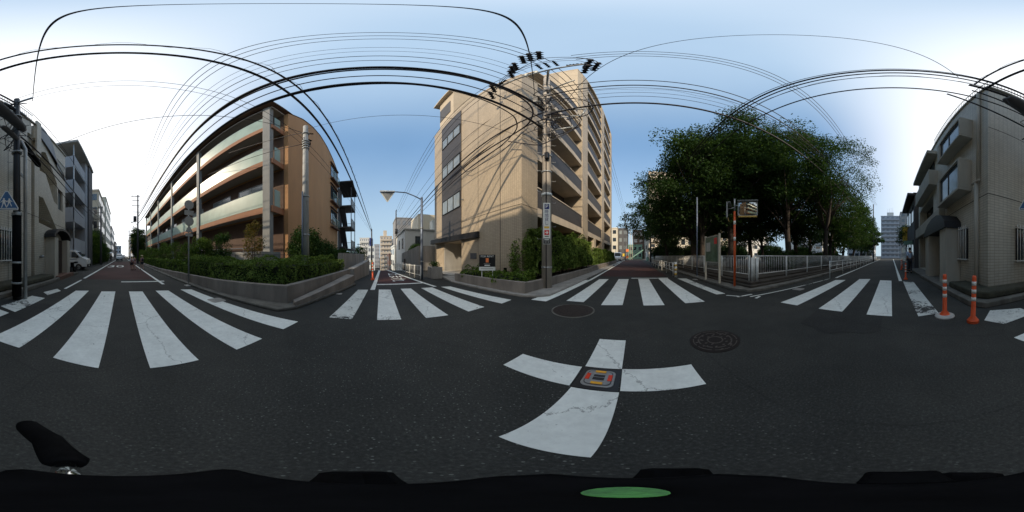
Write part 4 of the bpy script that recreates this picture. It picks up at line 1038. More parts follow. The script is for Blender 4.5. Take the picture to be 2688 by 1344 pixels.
# round the corner to the sleeved pole and on down the red road
for lab, a, b, sg, r in (('thick black cable from the roof corner to the sleeved pole', (3.05, -1.6, 7.2), (2.66, -3.5, 6.6), .05, .035), ('black cable below it between roof corner and sleeved pole', (3.1, -1.7, 6.9), (2.66, -3.5, 6.0), .06, .02), ('drooping black cable beside the tiled wall to the sleeved pole', (3.3, -1.2, 6.6), (2.66, -3.45, 5.2), .2, .02),
        ('black service cable from the sleeved pole along the grey building', (2.66, -3.6, 5.3), (2.9, -22, 6.5), .7, .024), ('second service cable along the grey building', (2.66, -3.6, 5.0), (2.9, -22, 6.0), .75, .016), ('third service cable along the grey building', (2.66, -3.6, 4.8), (3.4, -14, 4.6), .25, .012), ('thin top line from the sleeved pole along the grey building', (2.66, -3.6, 7.3), (2.9, -22, 7.6), .3, .009)):
    wire(lab, a, b, sg, r)
wire('thin line from the sleeved pole across the red road to the hedge pole', (2.6, -6.2, 6.6), (-5.7, -2.75, 7.1), .15, .009)
wire('thin line from the hedge pole top to the tan block corner', (-5.7, -2.7, 7.4), (-3.0, 5.0, 5.7), .1, .006)
for k_, (z, lab) in enumerate(((7.3, 'upper of two lines from the hedge pole to the orange block'), (6.5, 'lower of two lines from the hedge pole to the orange block'))):
    wire(lab, (-5.8, -2.8, z), (-6.9, -9 - k_ * 3, z + 2.2), .1, .012)
# down the western street from the corner pole, with slack loops in front of the tiles
for lab, y, z, z1, sg, r in (('thick black cable in front of the tan tiles going west', 4.1, 7.9, 5.6, .5, .028), ('second thick cable in front of the tan tiles going west', 4.2, 7.5, 5.3, .5, .024), ('slim cable in front of the tan tiles going west', 4.0, 8.6, 6.1, .45, .012), ('slim lower cable in front of the tan tiles going west', 4.15, 6.9, 5.0, .5, .012), ('topmost slim cable going west past the tan tiles', 4.2, 9.8, 6.9, .4, .01)):
    wire(lab, (-2.9, y + .6, z), (-30, 3.4, z1), sg, r)
def loop(label, P_, r):
    P_ = [Vector(p) for p in P_]; pts = []; n = len(P_) - 1
    for k in range(n):
        p0, p1, p2, p3 = P_[max(k - 1, 0)], P_[k], P_[k + 1], P_[min(k + 2, n)]
        for j in range(6):
            t = j / 6; pts.append(.5 * ((2 * p1) + (p2 - p0) * t + (2 * p0 - 5 * p1 + 4 * p2 - p3) * t * t + (3 * p1 - p0 - 3 * p2 + p3) * t ** 3))
    pts.append(P_[-1]); b = MB().tube(pts, r, 6); o = b.build('slack_cable', 'cable'); origin(o, P_[0]); tag(o, label, 'cable')
loop('large slack cable loop curling back in front of the tiled corner', [(-2.5, -25.6, 7.9), (-2.7, -14, 7.4), (-2.9, -4, 7.5), (-2.9, 0, 7.6), (-2.8, 2.6, 7.6), (-2.75, 3.7, 7.3), (-3.0, 4.1, 6.9), (-3.6, 4.3, 6.7), (-5, 4.3, 6.5), (-9, 4.2, 6.2)], .03)
loop('smaller slack cable loop beside the large one', [(-2.5, -25.6, 6.7), (-2.7, -12, 6.3), (-2.85, -2, 6.2), (-2.9, 1, 6.4), (-3.0, 2.9, 6.45), (-3.1, 3.5, 6.3), (-3.5, 3.8, 6.0), (-5, 4.1, 5.9), (-9, 4.1, 5.7)], .02)
loop('green tinted cable loop hanging round the corner pole', [(-4.2, 4.3, 6.3), (-3.6, 4.4, 5.9), (-3.1, 4.6, 5.7), (-2.7, 4.7, 5.8), (-2.2, 4.9, 6.2), (-1.8, 5.1, 6.7)], .022)
loop('dark cable entering the dark tile band by the windows', [(-3.3, 4.3, 6.6), (-4.6, 4.4, 6.0), (-6.0, 4.4, 5.9), (-7.2, 4.4, 6.0), (-7.8, 4.45, 6.6), (-8.3, 4.6, 7.1)], .018)
loop('arched jumper cable above the tiled corner', [(-4.3, 3.95, 11.0), (-4.2, 3.9, 11.9), (-3.5, 3.85, 12.3), (-2.6, 3.8, 12.4), (-1.8, 3.8, 12.3), (-1.2, 3.9, 12.0), (-.95, 4.0, 11.2)], .014)
loop('second arched jumper cable above the tiled corner', [(-4.1, 3.95, 11.0), (-4.0, 3.9, 11.6), (-3.3, 3.85, 12.0), (-2.6, 3.8, 12.1), (-1.9, 3.8, 12.0), (-1.4, 3.9, 11.8), (-1.15, 4.0, 11.2)], .012)

loop('long jumper cable swinging out left of the corner pole top', [(-4.6, 4.3, 10.4), (-4.8, 4.2, 11.3), (-4.2, 4.0, 12.0), (-3.3, 3.8, 12.2), (-2.4, 3.5, 12.1)], 0.016)
loop('long jumper cable swinging out right of the corner pole top', [(-1.1, 4.0, 10.4), (-.9, 3.9, 11.2), (-1.3, 3.7, 11.8), (-2.0, 3.5, 12.1), (-2.5, 3.4, 12.1)], 0.016)
loop('heavy looped cable from the corner pole towards the right bracket arm', [(-2.9, 4.8, 8.9), (-2.3, 4.6, 8.6), (-1.6, 4.7, 8.3), (-1.3, 5.0, 8.0), (-1.6, 5.3, 7.7), (-2.3, 5.2, 7.5)], 0.022)
loop('heavy looped cable low on the right side of the corner pole', [(-2.9, 4.8, 7.8), (-2.2, 4.7, 7.3), (-1.7, 4.9, 6.9), (-2.0, 5.0, 6.5), (-2.8, 4.9, 6.2)], 0.02)
# =================================================================== far poles
def far_pole(label, x, y, z0, z1, trans=True, sd_=1):
    t = thing('utility_pole', label, 'utility pole', (x, y, z0))
    MB().tube([(0, 0, -.2), (0, 0, z1 - z0)], [.17, .1], 12).build('shaft', 'greydk', t, True)
    h = z1 - z0; q = MB()
    for dz, L in ((.3, 1.1), (1.0, .9), (1.9, 1.0), (3.0, .8)): q.box(-L * .3, L, -.04, .04, h - dz, h - dz + .07)
    q.build('crossarm', 'dark', t, True)
    if trans: MB().tube([(.45 * sd_, 0, h - 4.6), (.45 * sd_, 0, h - 3.7)], .26, 14).build('transformer', 'dark', t, True)
    for x_ in (-.2, .3, .8): insul(x_, 0, h - .25, (0, 0, 1), .25, .06).build('insulator', 'dark', t, True)
    return t
fp = far_pole('far dark pole with transformer right of the red road', -2.45, -25.7, 0, 11.3)
MB().tube([(0, 0, 6.0), (.5, .2, 6.6), (.8, .3, 6.6)], .03, 6).ell((.95, .35, 6.55), (.25, .15, .08)).build('street_light', 'steel', fp, True)
far_pole('pole with transformers beside the beige house down the western street', -30.2, 3.3, -1.85, 9.9)
wp = far_pole('slim dark pole standing on the left of the western street', -28.2, -1.15, -1.7, 5.9, False)
far_pole('far pole near the grey building at the north end', -2.6, 46, 0, 13.5)
far_pole('pole beyond the park fence at the far east end', 34.5, 3.6, 0, 12.6, False)
far_pole('more distant pole down the red road', -2.6, -62, 0, 11, False)
far_pole('slim pole at the left kerb of the red road', 2.9, -22, 0, 8.2, False)
far_pole('pole half hidden in the park trees beside the fence', 3.0, 30, 0, 9.2, False)

# =================================================================== road sign post near the orange block
rs = thing('road_sign_post', 'grey post with four road signs seen from behind beside the long planter', 'sign', (-2.57, -5.96, 0), 0)
MB().tube([(0, 0, 0), (0, 0, 3.5)], .03, 10).build('post', 'steel', rs, True)
MB().box(-.14, .14, -.14, .14, -.0, .03).build('base_plate', 'conc_light', rs, True)
def disc(z, r, n=24, rot=0): 
    b = MB(); b.extr([(r * math.cos(rot + 2 * PI * k / n), z + r * math.sin(rot + 2 * PI * k / n)) for k in range(n)], .035, .05, 'y'); return b
disc(3.3, .2).build('round_sign', 'signback', rs, True); MB().box(-.2, .2, .035, .05, 2.85, 3.05).build('plate_sign', 'signback', rs, True)
disc(2.6, .2).build('round_sign', 'signback', rs, True); disc(2.25, .2, 3, PI / 2).build('triangle_sign', 'signback', rs, True); MB().box(-.16, .16, .035, .05, 1.98, 2.1).build('plate_sign', 'signback', rs, True)

# triangular stop sign on a bent blue-grey pole
ls = thing('overhanging_sign', 'inverted triangle sign hanging from a bent grey blue pole over the western street', 'sign', (-7.95, 2.17, 0))
MB().tube([(0, 0, 0), (0, 0, 4.3)], [.075, .06], 14).build('post', 'bluesteel', ls, True)
MB().tube([(0, .02, 4.15), (0, -.35, 4.33), (0, -.8, 4.50), (0, -1.3, 4.52), (0, -2.1, 4.50)], .03, 10).build('arm', 'bluesteel', ls, True)
tb = MB(); ym = -1.72; tb.extr([(ym - .36, 4.60), (ym + .36, 4.60), (ym + .38, 4.54), (ym + .03, 3.96), (ym - .03, 3.96), (ym - .38, 4.54)], -.06, -.03, 'x'); tb.build('triangle_plate', 'signwhite', ls, True)
tb = MB(); tb.extr([(ym - .31, 4.56), (ym + .31, 4.56), (ym + .32, 4.54), (ym + .02, 4.02), (ym - .02, 4.02), (ym - .32, 4.54)], -.03, -.026, 'x'); tb.build('inner_plate', 'signback', ls, True)
bands(ls, .085, [.9, 2.6], 'steel')

# =================================================================== western street furniture
bw = thing('boundary_wall', 'curved grey concrete boundary wall with a dark doorway down the western street', 'wall', (-13, 3, 0))
MB().prism([(-13, 3.4), (-13.2, 3.3), (-19, 2.75), (-19, 3.0), (-13.2, 3.6), (-13.2, 6.5), (-13, 6.5)], -1, 2.0, [2.05, 2.05, 1.5, 1.5, 2.05, 2.1, 2.1]).build('wall', 'concrete', bw)
MB().box(-18.4, -17.2, 2.75, 2.88, -1, .9).build('doorway', 'door', bw)
hs = thing('house', 'beige two storey house with flat roof behind the grey boundary wall', 'house', (-24, 7, -1))
MB().box(-30, -20, 3.3, 14, -1.5, 4.5).build('wall', 'whitewall', hs); MB().box(-30.15, -19.85, 3.15, 14.1, 4.5, 4.65).build('roof', 'conc_light', hs)
for y in (4.6, 7.2): window_x(hs, y, y + .95, -20, 2.4, 3.7, 1, 'dark', 'glass', 1)
for x in (-22.5, -26): window_y(hs, x, x + 1.2, 3.3, 2.2, 3.6, -1, 'dark', 'glass', 1)
MB().box(-27, -22, 5.5, 11, 4.65, 7.2).build('roof_house', 'cream', hs); MB().box(-21.5, -20.3, 7.0, 8.0, 4.65, 6.0).build('water_tank', 'signwhite', hs)
shrub('round_bush', 'round yellowish green bush above the grey boundary wall', (-18, 4.2, .8), .9, .7, 1.7, 'leaf_box', 50, 60, .06, 61)
pb_ = thing('flower_planter', 'square concrete planter with a dark plant beside the entrance', 'planter', (-8.3, 3.0, 0))
MB().box(-.38, .38, -.3, .3, 0, .62).build('pot', 'concrete', pb_, True, bevel=.02)
random.seed(3); q = MB(); leafcloud(q, [(Vector((random.uniform(-.25, .25), random.uniform(-.2, .2), .75)), 1) for _ in range(9)], 50, .12, .04); q.build('plant', 'leaf_mid', pb_, True)
fw = thing('white_railing', 'low white steel railing along the right edge of the western street', 'railing', (-7.7, 2.05, 0))
q = MB()
for i in range(9): y = 2.05 - i * .06; x = -7.7 - i * 1.1; q = MB(); q.tube([(x, y, gz(x) - .02), (x, y, gz(x) + .72)], .025, 8); q.build('post', 'white', fw)
q = MB(); q.tube([(-7.7, 2.05, .72), (-16.5, 1.57, .4)], .022, 6); q.tube([(-7.7, 2.05, .25), (-16.5, 1.57, -.05)], .016, 6); q.build('rails', 'white', fw)
for i in range(8):
    x = -7.7 - i * 1.1; y = 2.05 - i * .06; q = MB(); z = gz(x)
    for k in range(1, 4): q.tube([(x - k * .275, y - .015 * k, z + .25), (x - k * .275, y - .015 * k, z + .70)], .010, 5)
    q.build('bars', 'white', fw)
wl = thing('boundary_wall', 'stepped old concrete wall beyond the planter on the left of the western street', 'wall', (-9, -1, 0))
MB().prism([(-7.6, -1.15), (-10.6, -.58), (-10.65, -.85), (-7.65, -1.45)], 0, .8, [.6, .92, .92, .6]).build('front_wall', 'concrete', wl)
MB().prism([(-7.9, -1.7), (-13.5, -1.2), (-13.5, -1.5), (-7.9, -2.0)], -.1, 1.35).build('rear_wall', 'concrete', wl)
yp = MB().tube([(-10.9, -.42, 0), (-10.9, -.42, .92)], .055, 12).build('marker_post', 'yellow'); origin(yp, (-10.9, -.42, 0)); tag(yp, 'yellow marker post by the old wall on the western street', 'post')

def delin(label, x, y, base=True, h=.85, tilt=0):
    t = thing('delineator_post', label, 'delineator', (x, y, 0)); t.rotation_euler = (tilt, -tilt * .5, 0)
    MB().tube([(0, 0, .03), (0, 0, .05), (0, 0, .12), (0, 0, h - .03), (0, 0, h)], [.11, .1, .044, .038, .03], 18).build('post', 'orangeplastic', t, True)
    for z in (h - .17, h - .31, h - .45): MB().tube([(0, 0, z), (0, 0, z + .07)], .0425, 18).build('reflective_band', 'reflect', t, True)
    MB().tube([(0, 0, 0), (0, 0, .02), (0, 0, .045)], [.20 if base else .11, .19 if base else .1, .14 if base else .09], 16).build('base', 'conc_light' if base else 'orangeplastic', t, True)
    return t
delin('orange delineator with three white bands on a wide grey base at the crossing corner', 2.94, -1.02)
delin('orange delineator nearest the tiled building plinth, without the grey base', 2.45, -1.36, False, .86, rad(1.5))
delin('orange delineator further east at the end of the white edge line', 8.25, -.78, False)
delin('small distant orange delineator, second one east along the line', 14.1, -.95, False)
delin('third distant orange delineator east beyond the others', 16.5, -1.2, False)
delin('red orange delineator at the left edge of the western street', -8.15, -.28, False, .88)

# =================================================================== park edge
def picket(label, P, Q, n, zb=.1, loc=None, zt=1.22):
    P, Q = Vector(P), Vector(Q); t = thing('park_fence', label, 'fence', (P.x, P.y, 0)); d = (Q - P) / n; u = d.normalized()
    for i in range(n + 1):
        p = P + d * i
        MB().tube([(p.x, p.y, zb), (p.x, p.y, zt)], .038, 8).build('post', 'white', t)
        if i < n:
            q = MB(); a = p + u * .06; b = p + d - u * .06
            q.tube([(a.x, a.y, zt - .02), (b.x, b.y, zt - .02)], .022, 6); q.tube([(a.x, a.y, .50), (b.x, b.y, .50)], .02, 6)
            k = 16
            for j in range(k): c = a + (b - a) * ((j + .5) / k); q.tube([(c.x, c.y, .50), (c.x, c.y, zt - .02)], .010, 5)
            q.build('picket_panel', 'white', t)
    return t
picket('white picket fence of the park along its west side', (4.02, 4.72), (3.75, 36.7), 16)
picket('white picket fence of the park along the eastern street', (4.18, 4.62), (46.2, 5.3), 20)
for lab, x, y in (('left of two thick white posts at the park fence corner', 4.05, 4.58), ('right of two thick white posts at the park fence corner', 4.2, 4.48)):
    o = MB().tube([(x, y, .25), (x, y, 1.14)], .055, 12).build('fence_post', 'white'); origin(o, (x, y, .25)); tag(o, lab, 'post')
cw = thing('kerb_wall', 'low dark stone kerb wall carrying the park fence', 'wall', (4, 4.6, 0))
MB().prism([(3.75, 4.3), (46, 4.85), (46, 5.2), (4.25, 4.75), (4.1, 4.95), (4.05, 38), (3.7, 38)], 0, .26).build('wall', 'soil', cw, bevel=.02)
MB().prism([(3.6, 4.15), (46, 4.65), (46, 4.85), (3.75, 4.3), (3.7, 38), (3.5, 38)], 0, .17).build('step', 'soil', cw, bevel=.015)

def guard(label, pts, h=.85, zig=True):
    t = thing('guard_rail', label, 'guard rail', (pts[0][0], pts[0][1], 0))
    for p in pts: MB().tube([(p[0], p[1], 0), (p[0], p[1], h)], .035, 10).build('post', 'white', t)
    for i in range(len(pts) - 1):
        a, b = Vector(pts[i]), Vector(pts[i + 1]); q = MB()
        for z in (h - .06, h - .3, h - .52): q.tube([(a.x, a.y, z), (b.x, b.y, z)], .024, 8)
        m_ = (a + b) / 2; u = (b - a).normalized() * .14
        q.tube([(m_.x - u.x, m_.y - u.y, h - .52), (m_.x + u.x * .2, m_.y + u.y * .2, h - .06)], .02, 6); q.tube([(m_.x + u.x * .2, m_.y + u.y * .2, h - .52), (m_.x + u.x, m_.y + u.y, h - .06)], .02, 6)
        q.build('rails', 'white', t)
    return t
guard('white pipe guard rail between the red street and the park', [(2.3, 9.5 + i * 2.0) for i in range(7)], .83)
guard('white pipe guard rail along the eastern street park side', [(8.07 + i * 2.5, 3.14 + i * .05) for i in range(16)], .95)
sbp = thing('striped_bollard', 'short bollard with yellow and white stripes at the guard rail end', 'bollard', (2.3, 8.86, 0))
MB().tube([(0, 0, 0), (0, 0, .86)], .075, 16).build('post', 'signwhite', sbp, True)
for z in (.12, .38, .62): MB().tube([(0, 0, z), (0, 0, z + .12)], .077, 16).build('stripe', 'yellow', sbp, True)
wpz = thing('slim_pole', 'slim pale blue grey pole beside the park map board', 'pole', (3.3, 8.15, .1))
MB().tube([(0, 0, 0), (0, 0, 4.4)], .04, 10).build('post', 'bluesteel', wpz, True); MB().tube([(0, 0, .0), (0, 0, .03)], .09, 12).build('base', 'steel', wpz, True)
mb_ = thing('map_board', 'green map notice board on two cream posts at the park corner', 'notice board', (3.26, 6.3, .1))
for y in (-.64, .66): MB().box(-.035, .035, y - .035, y + .035, 0, 2.02).build('post', 'yellow' if False else 'cream', mb_, True)
MB().box(-.03, .03, -.6, .62, .82, 1.97).build('frame', 'steel', mb_, True)
MB().box(-.036, -.031, -.55, .57, .86, 1.93).build('map_panel', 'boardgreen', mb_, True)
RX = Matrix.Rotation(rad(-90), 4, 'Z')
for (y0, y1, z0, z1, m) in ((.1, .5, 1.3, 1.7, 'signwhite'), (-.5, -.25, 1.6, 1.86, 'red_s'), (-.45, .0, 1.0, 1.2, 'boardgreen')):
    MB().box(-.040, -.037, y0, y1, z0, z1).build('printed_block', m if m != 'signwhite' else 'conc_light', mb_, True)

tm = thing('traffic_mirror', 'rectangular traffic mirror pair on an orange pole at the park corner', 'traffic mirror', (3.4, 4.81, 0))
MB().tube([(0, 0, 0), (0, 0, 2.85)], .042, 14).build('post', 'orangemetal', tm, True); MB().tube([(0, 0, 2.85), (0, 0, 3.35)], .03, 10).build('post_top', 'steel', tm, True)
for z in (1.75, 2.35): MB().tube([(0, 0, z), (0, 0, z + .14)], .045, 14).build('reflective_band', 'reflect', tm, True)
def mirror(par, c, ang, w=.66, h=.5, n='mirror_head'):
    ca, sa = math.cos(ang), math.sin(ang)
    T = Matrix.Translation(c) @ Matrix.Rotation(ang, 4, 'Z')
    b = MB(); b.box(-.05, .0, -w / 2 - .03, w / 2 + .03, -h / 2 - .03, h / 2 + .03); b.xf(T); hd = b.build(n, 'signback', par, True)
    b = MB(); N_ = 12
    for i in range(N_):
        for j in range(N_):
            def P(i, j):
                y = (i / N_ - .5) * w; z = (j / N_ - .5) * h; return (.035 - (y * y + z * z) * .25 - .03 + .0, y, z)
            b.quad(P(i, j), P(i + 1, j), P(i + 1, j + 1), P(i, j + 1), smooth=True)
    for i in range(len(b.v)): x, y, z = b.v[i]; b.v[i] = (x + .03, y, z)
    b.xf(T); b.build('mirror_glass', 'mirror', hd, True)
    b = MB(); b.box(-.06, .10, -w / 2 - .04, w / 2 + .04, h / 2 + .03, h / 2 + .05); b.xf(T); b.build('hood', 'signback', hd, True)
    b = MB(); b.box(.002, .006, -w / 2, w / 2, -h / 2 - .09, -h / 2 - .032); b.xf(T); b.build('warning_strip', 'yellow', hd, True)
mirror(tm, (.34, -.33, 2.96), math.atan2(-4.5, -4.2))
mirror(tm, (-.17, .15, 2.85), rad(-135) + rad(97), .5, .5)
MB().tube([(0, 0, 3.1), (.3, -.26, 3.0)], .018, 8).tube([(0, 0, 3.0), (-.2, .2, 2.95)], .018, 8).build('bracket', 'steel', tm, True)

# park trees
PT = [
 ('tallest broad dark tree towering behind the orange traffic mirror', (7.2, 10.8), 15, 5.6, 4.6, 8.9, 420, 200, 'leaf_mid', .09, .26, (.1, .0), 1, .5),
 ('second large tree, just right of the tallest one', (10.4, 7.6), 13.5, 4.9, 4.9, 9.0, 340, 170, 'leaf_mid', .09, .24, (.3, .0), 2, .5),
 ('loose airy tree with fine leaves against the pale sky on the right', (13.2, 5.6), 12.5, 4.6, 4.7, 8.9, 200, 90, 'leaf_mid', .075, .2, (.2, -.6), 3, .45),
 ('low spreading cherry tree with thick dark trunk at the left park edge', (5.2, 13.0), 9, 4.8, 3.9, 5.6, 240, 130, 'leaf_dark', .08, .30, (-.7, .3), 4, .5),
 ('reddish tinged tree furthest left along the park fence', (4.6, 21.5), 9, 5.2, 3.9, 6.2, 210, 70, 'leaf_mid', .12, .22, (-1.3, 0), 5, .5),
 ('dark tree behind the map board', (4.9, 11.2), 10, 4.8, 4.4, 7.4, 290, 150, 'leaf_mid', .09, .2, (0, 0), 6, .5),
 ('dense dark tree deep in the park', (11.8, 13.8), 12, 5.2, 5.2, 7.0, 260, 85, 'leaf_dark', .14, .25, (0, 0), 7, .5),
 ('dark tree behind the airy one', (16.5, 10.8), 11, 5.0, 4.8, 6.6, 220, 80, 'leaf_dark', .14, .25, (0, 0), 8, .5),
 ('feathery conical tree, nearest of those lining the eastern street', (17.0, 6.6), 11, 3.4, 5.0, 6.4, 210, 75, 'leaf_mid', .105, .2, (0, -.4), 9, .45),
 ('second feathery tree lining the eastern street', (22.0, 6.6), 10.5, 3.4, 4.9, 6.2, 190, 70, 'leaf_mid', .12, .2, (0, -.6), 10, .45),
 ('third feathery tree lining the eastern street', (28, 6.6), 10, 3.6, 4.8, 6.0, 170, 65, 'leaf_mid', .14, .2, (0, -.8), 11, .45),
 ('fourth tree lining the eastern street, small with distance', (36, 6.8), 10, 3.8, 4.6, 5.9, 140, 60, 'leaf_dark', .17, .2, (0, -1), 12, .45),
 ('last tree lining the eastern street before the tower', (46, 6.8), 10, 4.0, 4.6, 5.9, 120, 50, 'leaf_dark', .2, .2, (0, -1), 13, .45),
 ('distant dark tree at the north east back of the park', (19, 19, ), 11, 5.5, 4.8, 6.4, 170, 65, 'leaf_dark', .18, .25, (0, 0), 14, .5),
 ('slender young tree leaning beside the picket fence', (8.6, 12.2), 7, 2.2, 2.8, 4.3, 80, 60, 'leaf_mid', .09, .12, (.4, 0), 15, .45),
 ('far dark tree behind the cherry tree', (8.5, 20), 10, 5.0, 4.6, 6.0, 160, 65, 'leaf_dark', .16, .25, (0, 0), 16, .5),
 ('far dark tree at the back corner behind the reddish one', (5.8, 31), 10, 4.6, 4.6, 6.0, 150, 55, 'leaf_dark', .19, .25, (0, 0), 17, .5),
 ('dark broad tree in the middle back of the park', (26, 14), 11, 5.2, 4.8, 6.2, 160, 60, 'leaf_dark', .18, .25, (0, 0), 18, .5),
 ('dark broad tree at the far right back of the park', (36, 13), 11, 5.2, 4.8, 6.2, 130, 55, 'leaf_dark', .21, .25, (0, 0), 19, .5),
 ('dark tree at the very back centre of the park', (14, 27), 11, 5.6, 5.0, 6.2, 150, 60, 'leaf_dark', .20, .25, (0, 0), 20, .5),
]
for (lab, (x, y), H_, R_, ch_, zc_, n_, per_, lf_, sz_, tr_, ln_, sd2, cl_) in PT:
    tree('park_tree', lab, (x, y, .2), H_, R_, ch_, zc_, n_, per_, lf_, sz_, tr_, ln_, sd2, cl_)
for i, (x, y, rx_) in enumerate(((6.5, 30, 3.0), (12.5, 30, 3.4), (19.5, 28, 3.6), (27, 24, 3.8), (35, 21, 3.8), (44, 17, 4))):
    shrub('park_bush', 'dark shrubbery mass closing the back of the park behind the %s' % ['cherry tree', 'map board', 'orange mirror pole', 'fence corner posts', 'airy tree', 'last feathery trees'][i], (x, y, .25), rx_, 1.6, 3.0, 'leaf_dark', 90, 60, .15, 140 + i, 3, 0)
for i, (x, y) in enumerate(((9, 7.2), (12.5, 8.5), (15, 7.4), (20, 9), (7, 14), (26, 9))):
    shrub('park_bush', ['low park bush behind the fence near the corner', 'low dark bush between the second and airy tree', 'low bush under the feathery trees', 'wide low bush further east in the park', 'low bush behind the cherry tree', 'low bush near the far end of the park fence'][i], (x, y, .25), 1.2, 1.0, 1.3, 'leaf_dark', 40, 55, .08, 70 + i)
def mkb(name, label, x0, x1, y0, y1, z0, z1, wallm, rows, cols, face, glass='glass', cat='building', balc=None, wfrac=.55, roof=True):
    """a distant block: walls, roof, storeys of windows (panes inside frames) on the faces named"""
    b = thing(name, label, cat, ((x0 + x1) / 2, (y0 + y1) / 2, z0))
    MB().box(x0, x1, y0, y1, z0, z1).build('wall', wallm, b)
    if roof: MB().box(x0 - .12, x1 + .12, y0 - .12, y1 + .12, z1, z1 + .35).build('roof', wallm, b)
    sh = (z1 - z0) / rows
    for f in face:
        lo, hi = (x0, x1) if f in 'SN' else (y0, y1); cw_ = (hi - lo) / cols
        for r in range(rows):
            zb = z0 + r * sh
            if balc:
                if f == 'S': q = MB().box(lo + .3, hi - .3, y0 - .9, y0, zb + .0, zb + sh * .42)
                elif f == 'N': q = MB().box(lo + .3, hi - .3, y1, y1 + .9, zb, zb + sh * .42)
                elif f == 'W': q = MB().box(x0 - .9, x0, lo + .3, hi - .3, zb, zb + sh * .42)
                else: q = MB().box(x1, x1 + .9, lo + .3, hi - .3, zb, zb + sh * .42)
                q.build('balcony', balc, b)
            for c in range(cols):
                u0 = lo + cw_ * (c + .5 - wfrac / 2); u1 = lo + cw_ * (c + .5 + wfrac / 2); za, zc_ = zb + sh * .3, zb + sh * .78
                if f == 'S': q = MB().box(u0, u1, y0 - .04, y0, za, zc_)
                elif f == 'N': q = MB().box(u0, u1, y1, y1 + .04, za, zc_)
                elif f == 'W': q = MB().box(x0 - .04, x0, u0, u1, za, zc_)
                else: q = MB().box(x1, x1 + .04, u0, u1, za, zc_)
                q.build('window', glass, b)
    return b
# beyond the park
mkb('apartment_tower', 'tall pale apartment tower seen through the cherry tree leaves', 5, 16, 56, 66, 0, 33, 'beige', 11, 4, 'S', balc='beige')
mkb('apartment_building', 'cream apartment building behind the park trees', 20, 36, 52, 62, 0, 14, 'cream', 5, 6, 'S', balc='cream')
mkb('house', 'white house seen between the park trunks', 38, 50, 46, 54, 0, 9, 'whitewall', 3, 4, 'SW')
mkb('apartment_building', 'pale building behind the eastern park trees', 54, 70, 24, 40, 0, 12, 'whitewall', 4, 5, 'SW')
mkb('house', 'low cream house right behind the park', 10, 18, 42, 50, 0, 6.5, 'cream', 2, 4, 'S')
# north end of the street
mkb('building', 'cream building closing the left of the northern street', -13, -6.2, 60, 72, 0, 11.5, 'cream', 4, 3, 'S', cat='building')
mkb('building', 'dark grey building beside the cream one at the north end', -6.1, -2.6, 62, 72, 0, 11.6, 'greydk', 4, 2, 'S', glass='curtain')
mkb('building', 'brown brick building at the end of the northern street', -.6, 4.2, 72, 82, 0, 12.5, 'brick', 4, 2, 'S')
mkb('building', 'green fronted low building at the street end', -2.5, 3.2, 66, 71, 0, 5.5, 'greenw', 2, 3, 'S')
mkb('building', 'pale narrow building right of the brick one', 4.4, 7.5, 68, 76, 0, 9.5, 'whitewall', 3, 2, 'S')
gs = thing('green_stairs', 'green steel stairway with railings at the end of the northern street', 'stairs', (0, 60, 0))
MB().extr([(-2.0, 0), (3.2, 3.6), (3.2, 3.2), (-1.4, 0)], 58, 60, 'y').build('flight', 'greenw', gs)
q = MB()
for i in range(16): x = -2 + i * .34; q.tube([(x, 58, (x + 2) * .69), (x, 58, (x + 2) * .69 + 1.1)], .03, 5)
q.tube([(-2, 58, 1.1), (3.2, 58, 4.7)], .04, 6); q.build('railing', 'dark', gs)
gp = thing('site_panel', 'green and white hoarding panel at the right kerb of the northern street', 'panel', (3.2, 40, 0))
MB().box(2.9, 3.2, 36, 40, 0, 1.0).build('lower_panel', 'greenw', gp); MB().box(2.9, 3.2, 36, 40, 1.0, 2.2).build('upper_panel', 'signwhite', gp)
for i, (x, y, z, s_, m) in enumerate(((-2.9, 46.0, 1.5, .8, 'signyellow'), (-3.6, 42, 1.3, .7, 'signyellow'), (-2.0, 47, 2.8, .8, 'signorange'), (-1.9, 44, 1.0, .7, 'signorange'))):
    t = thing('warning_sign', ['square yellow sign at the north end near the pole', 'lower yellow board nearer the parked van', 'orange sign high on the pole at the north end', 'small orange board low at the north end'][i], 'sign', (x, y, 0))
    MB().box(-s_ / 2, s_ / 2, -.02, .02, z - s_ / 2, z + s_ / 2).build('board', m, t, True); MB().tube([(0, .05, 0), (0, .05, z)], .03, 6).build('post', 'steel', t, True)
for i, x in enumerate((-1.3, -.7)):
    o = MB().tube([(x, 50 + i * 3, 0), (x, 50 + i * 3, 9.5 - i)], [.16, .11], 10).build('concrete_pole', 'poleconc'); origin(o, (x, 50 + i * 3, 0)); tag(o, ['sunlit concrete pole at the north end, left of two', 'sunlit concrete pole at the north end, right of two'][i], 'pole')
# east end
tw_ = mkb('apartment_tower', 'pale ten storey apartment tower closing the eastern street', 96, 108, -5.5, 5.5, 0, 25, 'bluegrey', 10, 4, 'W', glass='hazewin', balc='bluegrey', cat='building')
MB().box(98, 103, -2, 2, 25.3, 28).build('roof_house', 'whitewall', tw_)
for i in range(4): MB().tube([(99 + i, -1.5 + i, 28), (99 + i, -1.5 + i, 31.5)], .06, 5).build('antenna', 'steel', tw_)
mkb('apartment_tower', 'taller grey brown tower just right of the pale one', 74, 84, -9.5, -4.6, 0, 21.5, 'grey', 8, 2, 'WN')
dh = mkb('house', 'dark house with overhanging roof beside the grey tiled building', 15.4, 22, -9, -2.3, 0, 7.2, 'greydk', 2, 3, 'N')
MB().box(15.2, 22.4, -9.2, -1.6, 7.2, 7.45).build('eaves', 'dark', dh)
mkb('house', 'grey house further along the right side of the eastern street', 24, 34, -11, -3.2, 0, 6.5, 'grey', 2, 4, 'N')
